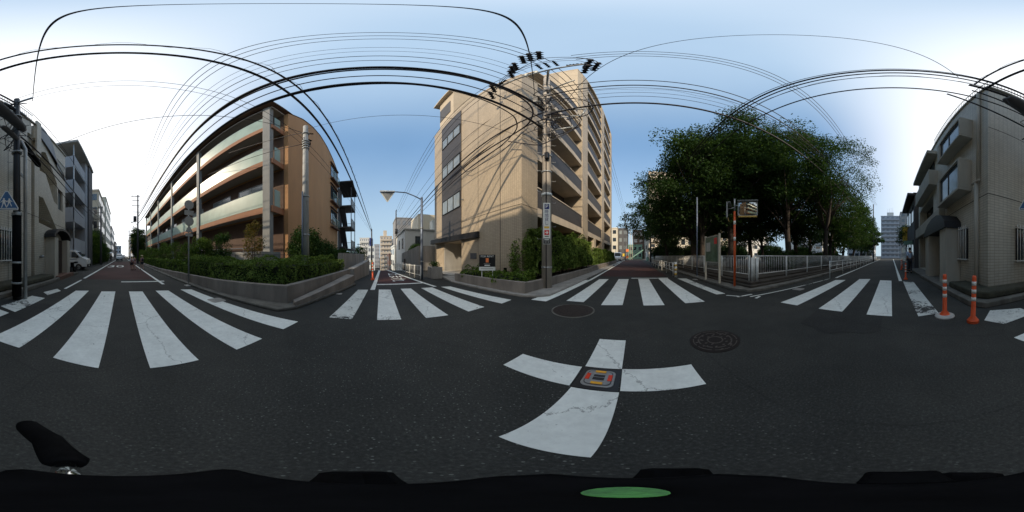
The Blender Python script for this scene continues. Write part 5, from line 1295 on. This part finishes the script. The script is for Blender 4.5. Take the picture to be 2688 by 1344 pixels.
mkb('house', 'cream house further along the right side of the eastern street', 36, 48, -11, -3.4, 0, 8, 'cream', 3, 4, 'N')
mkb('building', 'pale building further along the left side of the eastern street', 52, 62, 5.5, 14, 0, 8, 'bluegrey', 3, 4, 'SW')
tree('street_tree', 'small dark tree overhanging the right kerb of the eastern street', (23.2, -2.8, 0), 6, 1.6, 1.7, 4.2, 60, 60, 'leaf_dark', .10, .12, (0, .3), 80, .45)
sg = thing('shop_sign', 'small green sign hanging beside the dark house', 'sign', (17, -1.9, 0)); MB().box(16.9, 17.0, -2.25, -1.4, 2.4, 2.8).build('board', 'greenw', sg); MB().tube([(16.95, -2.3, 2.6), (16.95, -2.2, 2.6)], .03, 6).build('bracket', 'dark', sg)
yb = thing('yellow_banner', 'narrow yellow banner above the shrubs by the dark house', 'banner', (22.5, -1.9, 0)); MB().box(22.4, 22.45, -2.4, -1.7, 3.2, 5.2).build('cloth', 'signyellow', yb); MB().tube([(22.42, -2.45, 0), (22.42, -2.45, 5.4)], .03, 6).build('post', 'steel', yb)
# south: red road
H = thing('apartment_building', 'pale blue grey apartment block with stepped stair balconies behind the parked van', 'building', (8, -17, 0))
MB().box(5.6, 13, -20, -14.6, 0, 12.6).box(3.95, 5.6, -20, -17.2, 0, 12.6).build('wall', 'bluegrey', H)
MB().box(3.6, 13.2, -20.2, -12.9, 12.6, 12.85).build('roof', 'conc_light', H)
MB().box(7.0, 13, -17.6, -13.2, 12.85, 14.2).build('roof_house', 'bluegrey', H)  # added roof room, hidden from the camera, to cast shade on the tan wall
MB().box(3.75, 4.1, -19.2, -18.2, 0, 13.2).box(3.75, 4.1, -20.2, -19.4, 0, 13.4).build('fin', 'greydk', H)
for i in range(4):
    z = 1.6 + i * 2.75
    b_ = MB().box(4.0, 7.6, -13.35, -13.2, z, z + 1.15).box(4.0, 4.15, -17.2, -13.35, z, z + 1.15).box(4.0, 7.6, -17.2, -13.2, z - .18, z).build('balcony', 'bluegrey', H)
    MB().extr([(7.6, z - .18), (7.6, z + 1.0), (11, z + 2.6), (11, z + 1.4)], -13.5, -13.2, 'y').build('stair_flight', 'bluegrey', H)
    MB().box(7.5, 7.6, -13.3, -13.2, z, z + 2.6).box(5.5, 5.58, -13.3, -13.2, z, z + 2.6).box(4.02, 4.1, -13.3, -13.2, z, z + 2.6).build('post', 'steel', H)
    MB().box(5.0, 7.5, -14.6, -14.55, z + .0, z + 2.1).build('door', 'greydk', H)
mkb('apartment_building', 'tan flat roofed building with dark window bands left of the red road', 4.4, 14, -40, -30, 0, 14.0, 'tan_plain', 5, 3, 'NW', wfrac=.8)
mkb('apartment_building', 'lower tan building in front of the banded one', 5.2, 12, -29.5, -24, 0, 9.0, 'beige', 3, 3, 'NW')
mkb('apartment_building', 'cream building with small windows beyond the tan one', 4.2, 14, -58, -41, 0, 16.5, 'cream', 6, 5, 'NW')
mkb('building', 'grey building further down the left of the red road', 4.0, 14, -82, -60, 0, 12, 'grey', 4, 5, 'NW')
mkb('house', 'dark roofed house at the far left of the red road', 3.6, 12, -105, -86, 0, 8.5, 'greydk', 3, 5, 'NW')
mkb('building', 'pale building closing the far end of the red road', 1.0, 12, -150, -130, 0, 9, 'bluegrey', 3, 5, 'NW')
mkb('building', 'tan building far down the right of the red road', -14, -4.2, -80, -62, 0, 9, 'tan_plain', 3, 5, 'NE')
mkb('building', 'pale building beyond it far down the right of the red road', -14, -4.0, -110, -86, 0, 11, 'whitewall', 4, 5, 'NE')
tree('street_tree', 'tall dark ivy covered tree at the end of the orange block', (-5.2, -52, 0), 12, 3.0, 5.6, 6.0, 190, 70, 'leaf_dark', .17, .25, (0, 0), 81, .5)
tree('street_tree', 'second dark tree beyond the orange block', (-5.5, -58, 0), 11, 3.0, 5.0, 5.6, 110, 60, 'leaf_dark', .2, .25, (0, 0), 82, .5)
for i, (x, y, h, lf) in enumerate(((4.2, -22.4, 4.6, 'leaf_box'), (4.0, -24.2, 5.2, 'leaf_mid'), (3.9, -27, 4.2, 'leaf_mid'), (3.8, -31, 3.6, 'leaf_hedge'), (3.7, -36, 3.0, 'leaf_mid'))):
    shrub('garden_tree', ['yellow green bamboo like bush before the tan building', 'taller green bush behind the bamboo like one', 'third bush in the row left of the red road', 'fourth bush in the row left of the red road', 'last low bush in the row left of the red road'][i], (x, y, 0), 1.1, 1.2, h, lf, 70, 60, .08, 90 + i, 4, .1)
# west: beyond the crest
mkb('apartment_tower', 'grid fronted tower with a purple end wall on the western skyline', -112, -100, -11.5, -5.5, -8, 12.2, 'whitewall', 7, 5, 'E', glass='hazewin', balc='whitewall')
tpb = MB().box(-112, -99.9, -5.49, -3.6, -8, 12.4).build('end_wall', 'navy', [o for o in D.objects if o.name.startswith('apartment_tower') and 'purple' in o.get('label', '')][0])
mkb('building', 'small white building below the purple ended tower', -92, -84, -5.5, -1.8, -8, 6.0, 'signwhite', 4, 2, 'E', glass='hazewin')
tb2 = mkb('apartment_tower', 'beige balconied tower in the middle of the western skyline', -108, -98, 1.2, 8.2, -8, 13.0, 'beige', 8, 4, 'E', glass='hazewin', balc='beige')
MB().box(-104, -100, 3.2, 5.2, 13.3, 17.0).build('roof_house', 'beige', tb2)
mkb('apartment_tower', 'greyer tower behind the beige balconied one', -126, -112, 8.6, 14, -8, 12.5, 'grey', 7, 3, 'E', glass='hazewin', balc='grey')
mkb('building', 'grey green buildings far behind on the western skyline', -140, -128, -3.2, 1.0, -8, 10.2, 'bluegrey', 6, 3, 'E', glass='hazewin')
mkb('apartment_building', 'tan block rising behind the beige house', -62, -52, 5.6, 11, -5, 13.5, 'grey', 6, 3, 'E', glass='hazewin')
mkb('house', 'bright white house on the right of the descending street', -46, -37, 3.6, 6.8, -4.5, 3.4, 'signwhite', 3, 2, 'ES')
mkb('house', 'brick red house beyond the white one', -58, -48, 3.2, 5.2, -6, 1.6, 'brick', 3, 2, 'ES')
mkb('house', 'small grey house on the left of the descending street', -48, -38, -7.0, -2.8, -4.5, .8, 'grey', 2, 2, 'EN')
tree('street_tree', 'green tree over the wall on the left of the descending street', (-27, -3.6, -1.4), 4, 1.6, 1.4, 2.8, 60, 50, 'leaf_mid', .12, .12, (0, 0), 83, .45)
lampb = thing('street_lamp', 'small curved street lamp above the left wall of the western street', 'street lamp', (-20, -1.4, -.7))
MB().tube([(0, 0, 0), (0, 0, 2.9), (.1, -.3, 3.2), (.3, -.9, 3.35)], .03, 6).build('post', 'dark', lampb, True); MB().ell((.35, -1.0, 3.33), (.1, .2, .05)).build('lamp_head', 'dark', lampb, True)
fr = thing('white_railing', 'small white railing crossing the far end of the western street', 'railing', (-17, .8, -.4))
q = MB(); q.tube([(-19.5, -.4, .38 - .7 + .25), (-19.5, 1.6, .38 - .7 + .25)], .03, 6)
for i in range(9): q.tube([(-19.5, -.4 + i * .25, -.75), (-19.5, -.4 + i * .25, -.05)], .02, 5)
q.build('rails', 'white', fr)

# =================================================================== things on the road
def manhole(label, x, y, r, m='iron', rot=0):
    t = thing('manhole_cover', label, 'manhole cover', (x, y, 0), rot)
    MB().tube([(0, 0, -.01), (0, 0, .009)], r * 1.0, 40, smooth=False).build('frame', 'conc_dark' if m != 'iron' else 'iron', t, True)
    d = MB(); d.tube([(0, 0, 0), (0, 0, .012)], r * .93, 40, smooth=False); d.build('lid', m, t, True)
    q = MB()
    for rr, w_ in ((.86, .02), (.66, .03), (.30, .03)):
        n = 48
        for k in range(n):
            if rr != .30 and k % 6 == 5: continue
            a0 = 2 * PI * k / n; a1 = 2 * PI * (k + 1) / n
            q.quad(*[(r * R_ * math.cos(a), r * R_ * math.sin(a), .0145) for R_, a in ((rr - w_, a0), (rr + w_, a0), (rr + w_, a1), (rr - w_, a1))])
    for k in range(26):
        a = k * 2.399; R_ = r * (.36 + .48 * ((k * 37) % 26) / 26); s_ = .016
        q.quad(*[(R_ * math.cos(a) + s_ * math.cos(a + b) * 1.6, R_ * math.sin(a) + s_ * math.sin(a + b), .0145) for b in (0, PI / 2, PI, 3 * PI / 2)])
    q.build('raised_pattern', 'ironlight' if m == 'iron' else 'iron', t, True)
    return t
manhole('round iron manhole cover with flower pattern east of the painted crossroads mark', 1.0, 1.85, .325, 'iron', .3)
manhole('dark brown rusty manhole cover just before the northern zebra crossing', -1.27, 3.22, .46, 'rust', .8)
cz = thing('road_stud', 'square metal road stud with red and amber reflectors inside the painted cross', 'road stud', (-.275, 1.245, 0), 0)
sq = lambda r, c: [(r - c, -r), (r, -r + c), (r, r - c), (r - c, r), (-r + c, r), (-r, r - c), (-r, -r + c), (-r + c, -r)]
def rsq(r, rr, n=6): return [(sx * (r - rr) + rr * math.cos(a), sy * (r - rr) + rr * math.sin(a)) for sx, sy, a0 in ((1, -1, -PI / 2), (1, 1, 0), (-1, 1, PI / 2), (-1, -1, PI)) for a in [a0 + PI / 2 * k / n for k in range(n + 1)]]
MB().prism(sq(.165, .0), .004, .007).build('bitumen_bed', 'signblack', cz, True)
MB().prism(rsq(.125, .05), .006, .016).build('body', 'alu', cz, True, bevel=.004)
MB().prism(rsq(.105, .04), .016, .022).build('ring', 'greydk', cz, True, bevel=.002); MB().prism(rsq(.097, .036), .020, .0245).build('inner_ring', 'alu', cz, True, bevel=.002)
MB().box(-.045, .045, -.04, .04, .0245, .028).build('solar_panel', 'signblack', cz, True); MB().box(-.046, .046, -.003, .003, .028, .0295).build('divider', 'alu', cz, True)
for x in (-.088, .088): MB().box(x - .017, x + .017, -.045, .045, .0245, .034).build('red_reflector', 'redlens', cz, True, bevel=.004)
for y in (-.088, .088): MB().box(-.045, .045, y - .015, y + .015, .0245, .034).build('amber_reflector', 'amber', cz, True, bevel=.004)
for (lab, x, y, r) in (('small pale cover plate in the asphalt before the planter corner', -2.35, -3.6, .2), ('small pale cover plate by the park corner edge line', 4.9, 3.1, .18), ('small cover plate at the foot of the slim pale pole', 3.1, 7.7, .2), ('small round valve lid near the western zebra crossing', -4.9, -1.2, .09)):
    o = MB().prism(rsq(r, r * .4), .001, .011).build('cover_plate', 'concrete'); origin(o, (0, 0, 0)); o.location = (x, y, 0); tag(o, lab, 'cover plate')

# =================================================================== vehicles
def kei_van(name, label, loc, rz, col='carwhite', L=3.4, Wd=1.48, Ht=1.85, cat='van'):
    """nose towards local -X"""
    t = thing(name, label, cat, loc, rz); h = Ht
    prof = [(0, .32), (0, .62), (.06, .95), (.45, 1.12), (.95, h - .12), (1.2, h - .02), (1.7, h), (L - .3, h), (L - .06, h - .1), (L, 1.0), (L, .32), (L - .42, .30), (L - .5, .45), (L - .72, .55), (L - .94, .45), (L - 1.02, .28), (1.02, .28), (.94, .45), (.72, .55), (.5, .45), (.42, .30)]
    b = MB(); n = len(prof); hw = Wd / 2
    rows = []
    for yy, ins in ((-hw, 1), (-hw * .5, 0), (hw * .5, 0), (hw, 1)):
        rows.append([(x, yy * (1 - (.10 * max(0, (z - .95)) / (h - .95) if ins else 0)), z) for x, z in prof])
    for r in rows: b.v += r
    for k in range(3):
        for i in range(n): j = (i + 1) % n; b.f.append((k * n + i, k * n + j, (k + 1) * n + j, (k + 1) * n + i)); b.sm.append(False)
    b.f.append(tuple(range(n - 1, -1, -1))); b.f.append(tuple(range(3 * n, 4 * n))); b.sm += [False] * 2
    o = b.build('body', col, t, True, bevel=.04); fixn(o.data)
    def side(y0, pts, m, nm, s):
        q = MB(); P_ = [(x, s * (hw * (1 - .10 * max(0, z - .95) / (h - .95)) + .006), z) for x, z in pts]; q.quad(*(P_ if s < 0 else P_[::-1])); q.build(nm, m, t, True)
    for s in (-1, 1):
        side(0, [(.62, 1.08), (1.35, 1.08), (1.35, h - .18), (1.06, h - .18)], 'glass', 'front_window', s)
        side(0, [(1.45, 1.08), (2.25, 1.08), (2.25, h - .2), (1.45, h - .18)], 'glass', 'side_window', s); side(0, [(2.35, 1.08), (L - .15, 1.08), (L - .22, h - .2), (2.35, h - .2)], 'glass', 'side_window', s)
        MB().box(.75, .87, s * hw, s * (hw + .17), 1.05, 1.22).build('wing_mirror', 'black', t, True, bevel=.02)
        for x in (.72, L - .72):
            w_ = MB().tube([(x, s * (hw - .17), .27), (x, s * (hw + .0), .27)], .27, 24, smooth=False).build('tyre', 'rubber', t, True, bevel=.02)
            MB().tube([(x, s * (hw - .02), .27), (x, s * (hw + .008), .27)], .16, 16, smooth=False).build('rim', 'alu', w_, True)
        MB().box(-.01, .12, s * (hw - .3), s * (hw - .04), .68, .84).build('headlight', 'reflect', t, True, bevel=.02); MB().box(L - .06, L + .012, s * (hw - .12), s * (hw - .02), .7, 1.05).build('tail_light', 'redlens', t, True)
        side(0, [(1.38, .4), (1.39, .4), (1.39, h - .2), (1.38, h - .2)], 'black', 'door_seam', s)
    MB().quad((.475, -hw * .86, 1.155), (.475, hw * .86, 1.155), (.93, hw * .80, h - .155), (.93, -hw * .80, h - .155)).xf(Matrix.Translation((-.012, 0, .008))).build('windscreen', 'glass', t, True)
    MB().quad((L + .004, hw * .8, 1.05), (L + .004, -hw * .8, 1.05), (L - .05, -hw * .76, h - .2), (L - .05, hw * .76, h - .2)).build('rear_window', 'glass', t, True)
    MB().box(-.03, .06, -hw + .02, hw - .02, .3, .52).build('bumper', 'black', t, True, bevel=.02); MB().box(-.034, -.03, -.17, .17, .36, .46).build('number_plate', 'signwhite', t, True)
    MB().box(L - .03, L + .03, -hw + .02, hw - .02, .3, .5).build('rear_bumper', 'black', t, True)
    return t
kei_van('parked_van', 'small white van parked nose out beside the tiled building gate', (2.85, -13.7, 0), 0, Ht=1.72)
kei_van('parked_van', 'white van parked at the far left kerb of the northern street', (-3.5, 33.5, 0), rad(90), Ht=2.0)
kei_van('van', 'small white van driving far down the red road', (.7, -38, 0), rad(-90), Ht=1.7)
kei_van('van', 'distant white van beyond the other one on the red road', (-.6, -78, 0), rad(-90), Ht=1.7)
bk = thing('scooter', 'dark scooter parked against the gate step of the tiled building', 'scooter', (3.15, -10.3, 0), 0)
for y in (-.45, .45): MB().tube([(-.05, y, .24), (.05, y, .24)], .24, 18, smooth=False).build('wheel', 'rubber', bk, True)
MB().extr([(-.5, .5), (-.1, .35), (.2, .35), (.35, .8), (.42, .8), (.4, .3), (.2, .2), (-.2, .22), (-.6, .35)], -.12, .12, 'x').build('body', 'black', bk, True, bevel=.03)
MB().extr([(-.55, .72), (0, .7), (0, .78), (-.55, .82)], -.12, .12, 'x').build('seat', 'black', bk, True, bevel=.02); MB().tube([(-.28, .33, 1.0), (0, .38, .98), (.28, .33, 1.0)], .018, 6).build('handlebar', 'dark', bk, True)

# =================================================================== people
def skinned(name, verts, edges, radii, m, parent, sub=1):
    me = D.meshes.new(name); me.from_pydata(verts, edges, []); o = D.objects.new(name, me); C.objects.link(o)
    md = o.modifiers.new('skin', 'SKIN')
    for i, r in enumerate(radii): me.skin_vertices[0].data[i].radius = (r, r) if not isinstance(r, tuple) else r
    me.skin_vertices[0].data[0].use_root = True
    s2 = o.modifiers.new('s', 'SUBSURF'); s2.levels = sub; s2.render_levels = sub
    bpy.context.view_layer.update(); dg = bpy.context.evaluated_depsgraph_get()
    m2 = D.meshes.new_from_object(o.evaluated_get(dg)); D.objects.remove(o)
    for p in m2.polygons: p.use_smooth = True
    m2.materials.clear(); m2.materials.append(M[m]); q = D.objects.new(name, m2); C.objects.link(q); q.parent = parent
    return q
def person(label, loc, rz, H_=1.7, stride=.22, arm=.12, top='cloth_w', bot='cloth_d', hatc=None, shorts=False, bag=None, bend=0):
    """stands at the origin facing -Y"""
    t = thing('person', label, 'person', loc, rz); s = H_ / 1.7
    def V(*p): return tuple(c * s for c in p)
    lean = bend
    vs = [V(0, 0, .92), V(0, -.01 - lean * .3, 1.12), V(0, -.01 - lean, 1.36), V(0, -.01 - lean, 1.47), V(0, -.03 - lean, 1.56),
          V(.09, -.0, .88), V(.10, -stride * .5, .50), V(.10, -stride, .09), V(.11, -stride - .15, .04),
          V(-.09, .0, .88), V(-.10, stride * .35 - .04, .50), V(-.10, stride, .10), V(-.11, stride - .15, .04),
          V(.18, -.01 - lean, 1.38), V(.23, arm * .6 - lean, 1.12), V(.23, -arm * .2 - lean, .88), V(.23, -arm * .3 - .02 - lean, .80),
          V(-.18, -.01 - lean, 1.38), V(-.23, -arm * .6 - lean, 1.13), V(-.23, -arm * 1.6 - lean, .92), V(-.23, -arm * 1.8 - lean, .84)]
    ed = [(0, 1), (1, 2), (2, 3), (3, 4), (0, 5), (5, 6), (6, 7), (7, 8), (0, 9), (9, 10), (10, 11), (11, 12), (2, 13), (13, 14), (14, 15), (15, 16), (2, 17), (17, 18), (18, 19), (19, 20)]
    rr = [.12, .11, .125, .052, .075, .085, .058, .036, .034, .085, .058, .036, .034, .055, .042, .03, .03, .055, .042, .03, .03]
    skinned('body', vs, ed, [r * s for r in rr], 'skin', t)
    hd = MB(); hd.ell(V(0, -.045 - lean, 1.60), (.078 * s, .095 * s, .115 * s), 14, 10); hd.ell(V(0, -.14 - lean, 1.585), (.014 * s, .02 * s, .02 * s), 6, 4)
    for x in (-.078, .078): hd.ell(V(x, -.04 - lean, 1.59), (.012 * s, .022 * s, .03 * s), 6, 5)
    hd.build('head', 'skin', t, True)
    for x in (-.03, .03): MB().ell(V(x, -.128 - lean, 1.615), (.011 * s, .008 * s, .008 * s), 6, 4).build('eye', 'hair', t, True)
    MB().ell(V(0, -.025 - lean, 1.635), (.088 * s, .1 * s, .095 * s), 14, 8).build('hair', 'hair', t, True)
    if hatc:
        q = MB(); q.tube([V(0, -.04 - lean, 1.655), V(0, -.04 - lean, 1.665), V(0, -.035 - lean, 1.67), V(0, -.035 - lean, 1.73), V(0, -.035 - lean, 1.755)], [.155 * s, .15 * s, .1 * s, .085 * s, .03 * s], 16); q.build('hat', hatc, t, True)
    skinned('shirt', [vs[0], vs[1], vs[2], V(0, -.01 - lean, 1.42), vs[13], vs[14], vs[17], vs[18]], [(0, 1), (1, 2), (2, 3), (2, 4), (4, 5), (2, 6), (6, 7)], [x * s for x in (.142, .132, .145, .065, .072, .056, .072, .056)], top, t)
    if shorts: skinned('shorts', [vs[0], vs[5], V(.095, -stride * .35, .6), vs[9], V(-.095, stride * .2, .6)], [(0, 1), (1, 2), (0, 3), (3, 4)], [x * s for x in (.15, .105, .09, .105, .09)], bot, t)
    else: skinned('trousers', [vs[0], vs[5], vs[6], V(.10, -stride, .13), vs[9], vs[10], V(-.10, stride, .14)], [(0, 1), (1, 2), (2, 3), (0, 4), (4, 5), (5, 6)], [x * s for x in (.145, .10, .075, .055, .10, .075, .055)], bot, t)
    for (a, b) in ((7, 8), (11, 12)):
        x, y, z = vs[a]; MB().ell((x, y - .06 * s, .04 * s), (.05 * s, .135 * s, .042 * s), 10, 6).build('shoe', 'black', t, True)
    for k, (hx, hy, hz_) in enumerate((vs[16], vs[20])):      # hand: palm with four fingers and a thumb
        hv = [(hx, hy, hz_), (hx, hy - .004, hz_ - .05 * s)]; he = [(0, 1)]; hr_ = [.026 * s, .028 * s]
        for fi, (fy, fl) in enumerate(((-.027, .055), (-.009, .065), (.009, .06), (.027, .045))):
            hv += [(hx, hy + fy * s, hz_ - .075 * s), (hx, hy + fy * s - .012 * s, hz_ - (.075 + fl) * s)]; n_ = len(hv); he += [(1, n_ - 2), (n_ - 2, n_ - 1)]; hr_ += [.009 * s, .007 * s]
        hv += [(hx, hy - .045 * s, hz_ - .035 * s), (hx, hy - .055 * s, hz_ - .07 * s)]; n_ = len(hv); he += [(0, n_ - 2), (n_ - 2, n_ - 1)]; hr_ += [.010 * s, .008 * s]
        skinned('hand', hv, he, hr_, 'skin', t, 1)
    if bag: MB().ell(V(0, .18 - lean, 1.2), (.15 * s, .09 * s, .2 * s), 12, 8).build('backpack', bag, t, True)
    return t
person('child in a yellow sun hat walking by the white line on the red road', (-1.72, -14.1, 0), rad(20), 1.24, .16, .1, 'cloth_p', 'cloth_d', 'hat', True, 'cloth_d')
person('child in a pale top walking in the middle of the red road, nearest the van', (-.80, -13.9, 0), rad(-10), 1.14, .16, .1, 'cloth_w', 'cloth_d', None, True, 'cloth_p')
person('child beside the other one, in pinkish clothes on the red road', (-1.05, -14.3, 0), rad(15), 1.2, .14, .1, 'cloth_p', 'cloth_p', None, True)
person('man in a pale blue shirt standing at the kerb by the orange delineators', (11.3, -1.35, 0), rad(110), 1.78, .06, .25, 'cloth_b', 'cloth_d', None, False)
person('person in dull clothes standing behind the man in the pale blue shirt', (13.0, -1.6, 0), rad(80), 1.6, .05, .1, 'signback', 'cloth_d', None, False)
person('person with a parasol far down the left of the red road', (2.3, -33, 0), rad(0), 1.6, .1, .1, 'cloth_d', 'cloth_d', None, False)
um = thing('parasol', 'pale parasol held by the distant person on the red road', 'parasol', (2.3, -33.2, 0)); MB().tube([(0, 0, 1.78), (0, 0, 1.84), (0, 0, 1.95), (0, 0, 2.02)], [.5, .42, .22, .02], 16).build('canopy', 'signwhite', um, True); MB().tube([(.1, 0, .9), (0, 0, 1.95)], .01, 6).build('stick', 'dark', um, True)

# =================================================================== camera tripod below the viewpoint
tp = thing('tripod', 'black camera tripod with pan handle and green bubble level directly below the viewpoint', 'tripod', (0, 0, 0))
MB().prism([(-.024, -.034), (.024, -.034), (.026, -.03), (.026, .022), (.018, .032), (-.018, .032), (-.026, .022), (-.026, -.03)], 1.02, 1.052).build('top_plate', 'black', tp, True, bevel=.003)
MB().box(.026, .040, -.012, .006, 1.028, 1.044).build('plate_lever', 'black', tp, True, bevel=.002)
MB().tube([(0, 0, .80), (0, 0, .86), (0, 0, .92), (0, 0, 1.02)], [.03, .05, .038, .025], 18).build('head', 'black', tp, True)
def dr(adeg, r, z): a = rad(adeg); return Vector((r * math.sin(a), r * math.cos(a), z))
bl_ = MB().tube([dr(-3, .0175, 1.050), dr(-3, .0175, 1.0565)], .0048, 20).build('bubble_level', 'bubble', tp, True)
MB().tube([dr(-3, .0175, 1.0562), dr(-3, .0175, 1.0572)], .0022, 16).build('bubble', 'bubble', bl_, True)
q = MB(); q.tube([dr(160, .034, .985), dr(160, .085, .935)], .006, 10); q.build('handle_rod', 'chrome', tp, True)
q = MB(); q.tube([dr(161, .078, .94), dr(160, .088, .93), dr(154, .15, .88), dr(147, .225, .81), dr(145, .238, .80)], [.009, .014, .016, .018, .011], 14); q.build('handle_grip', 'black', tp, True)
for a, r, z, s_ in ((-98, .055, .93, .015), (14, .06, .93, .015), (118, .06, .9, .014)):
    q = MB(); q.tube([dr(a, .03, z - .02), dr(a, r * .7, z)], .008, 8); q.build('knob_stem', 'dark', tp, True)
    q = MB(); q.tube([dr(a, r * .7, z), dr(a, r * .75, z), dr(a, r * 1.15, z + .006), dr(a, r * 1.2, z + .007)], [s_ * .7, s_, s_, s_ * .7], 9, smooth=False); q.build('knob', 'black', tp, True)
for a in (-125, 2, 120):
    lg = MB(); lg.tube([dr(a, .04, .84), dr(a, .13, .42)], [.020, .017], 10); o = lg.build('leg', 'black', tp, True)
    MB().tube([dr(a, .128, .43), dr(a, .20, .03)], [.013, .012], 10).build('lower_section', 'greydk', o, True); MB().tube([dr(a, .125, .45), dr(a, .135, .40)], .021, 10).build('clamp', 'black', o, True); MB().ell(tuple(dr(a, .203, .02)), (.018, .018, .02), 10, 6).build('rubber_foot', 'rubber', o, True)

# =================================================================== loose members of one kind become parts of their own
def split_parts(base, new):
    for o in [q for q in D.objects if q.type == 'MESH' and q.name.split('.')[0] == base and q.parent]:
        b = bmesh.new(); b.from_mesh(o.data); b.verts.ensure_lookup_table(); seen = set(); isl = []
        for v in b.verts:
            if v.index in seen: continue
            st_ = [v]; seen.add(v.index); cur = []
            while st_:
                a = st_.pop(); cur.append(a.index)
                for e in a.link_edges:
                    w_ = e.other_vert(a)
                    if w_.index not in seen: seen.add(w_.index); st_.append(w_)
            isl.append(set(cur))
        b.free()
        if len(isl) < 2: o.name = new; continue
        me = o.data; co_ = [tuple(v.co) for v in me.vertices]
        for cur in isl:
            mp = {}; vs = []; fs = []; sm = []
            for p in me.polygons:
                if p.vertices[0] in cur:
                    f = []
                    for vi in p.vertices:
                        if vi not in mp: mp[vi] = len(vs); vs.append(co_[vi])
                        f.append(mp[vi])
                    fs.append(f); sm.append(p.use_smooth)
            m2 = D.meshes.new(new); m2.from_pydata(vs, [], fs); m2.polygons.foreach_set('use_smooth', sm); m2.materials.append(me.materials[0]); m2.update()
            n_ = D.objects.new(new, m2); C.objects.link(n_); n_.parent = o.parent; n_.location = o.location
        D.objects.remove(o)
for a_, b_ in (('step_bolts', 'step_bolt'), ('bands', 'band'), ('crossarm', 'crossarm'), ('cable_loops', 'cable_loop'), ('bracket_arms', 'bracket_arm'), ('bars', 'bar'), ('piers', 'pier'), ('cable_coil', 'cable_coil'), ('wall_joints', 'wall_joint'), ('hedge_stems', 'hedge_stem')):
    split_parts(a_, b_)
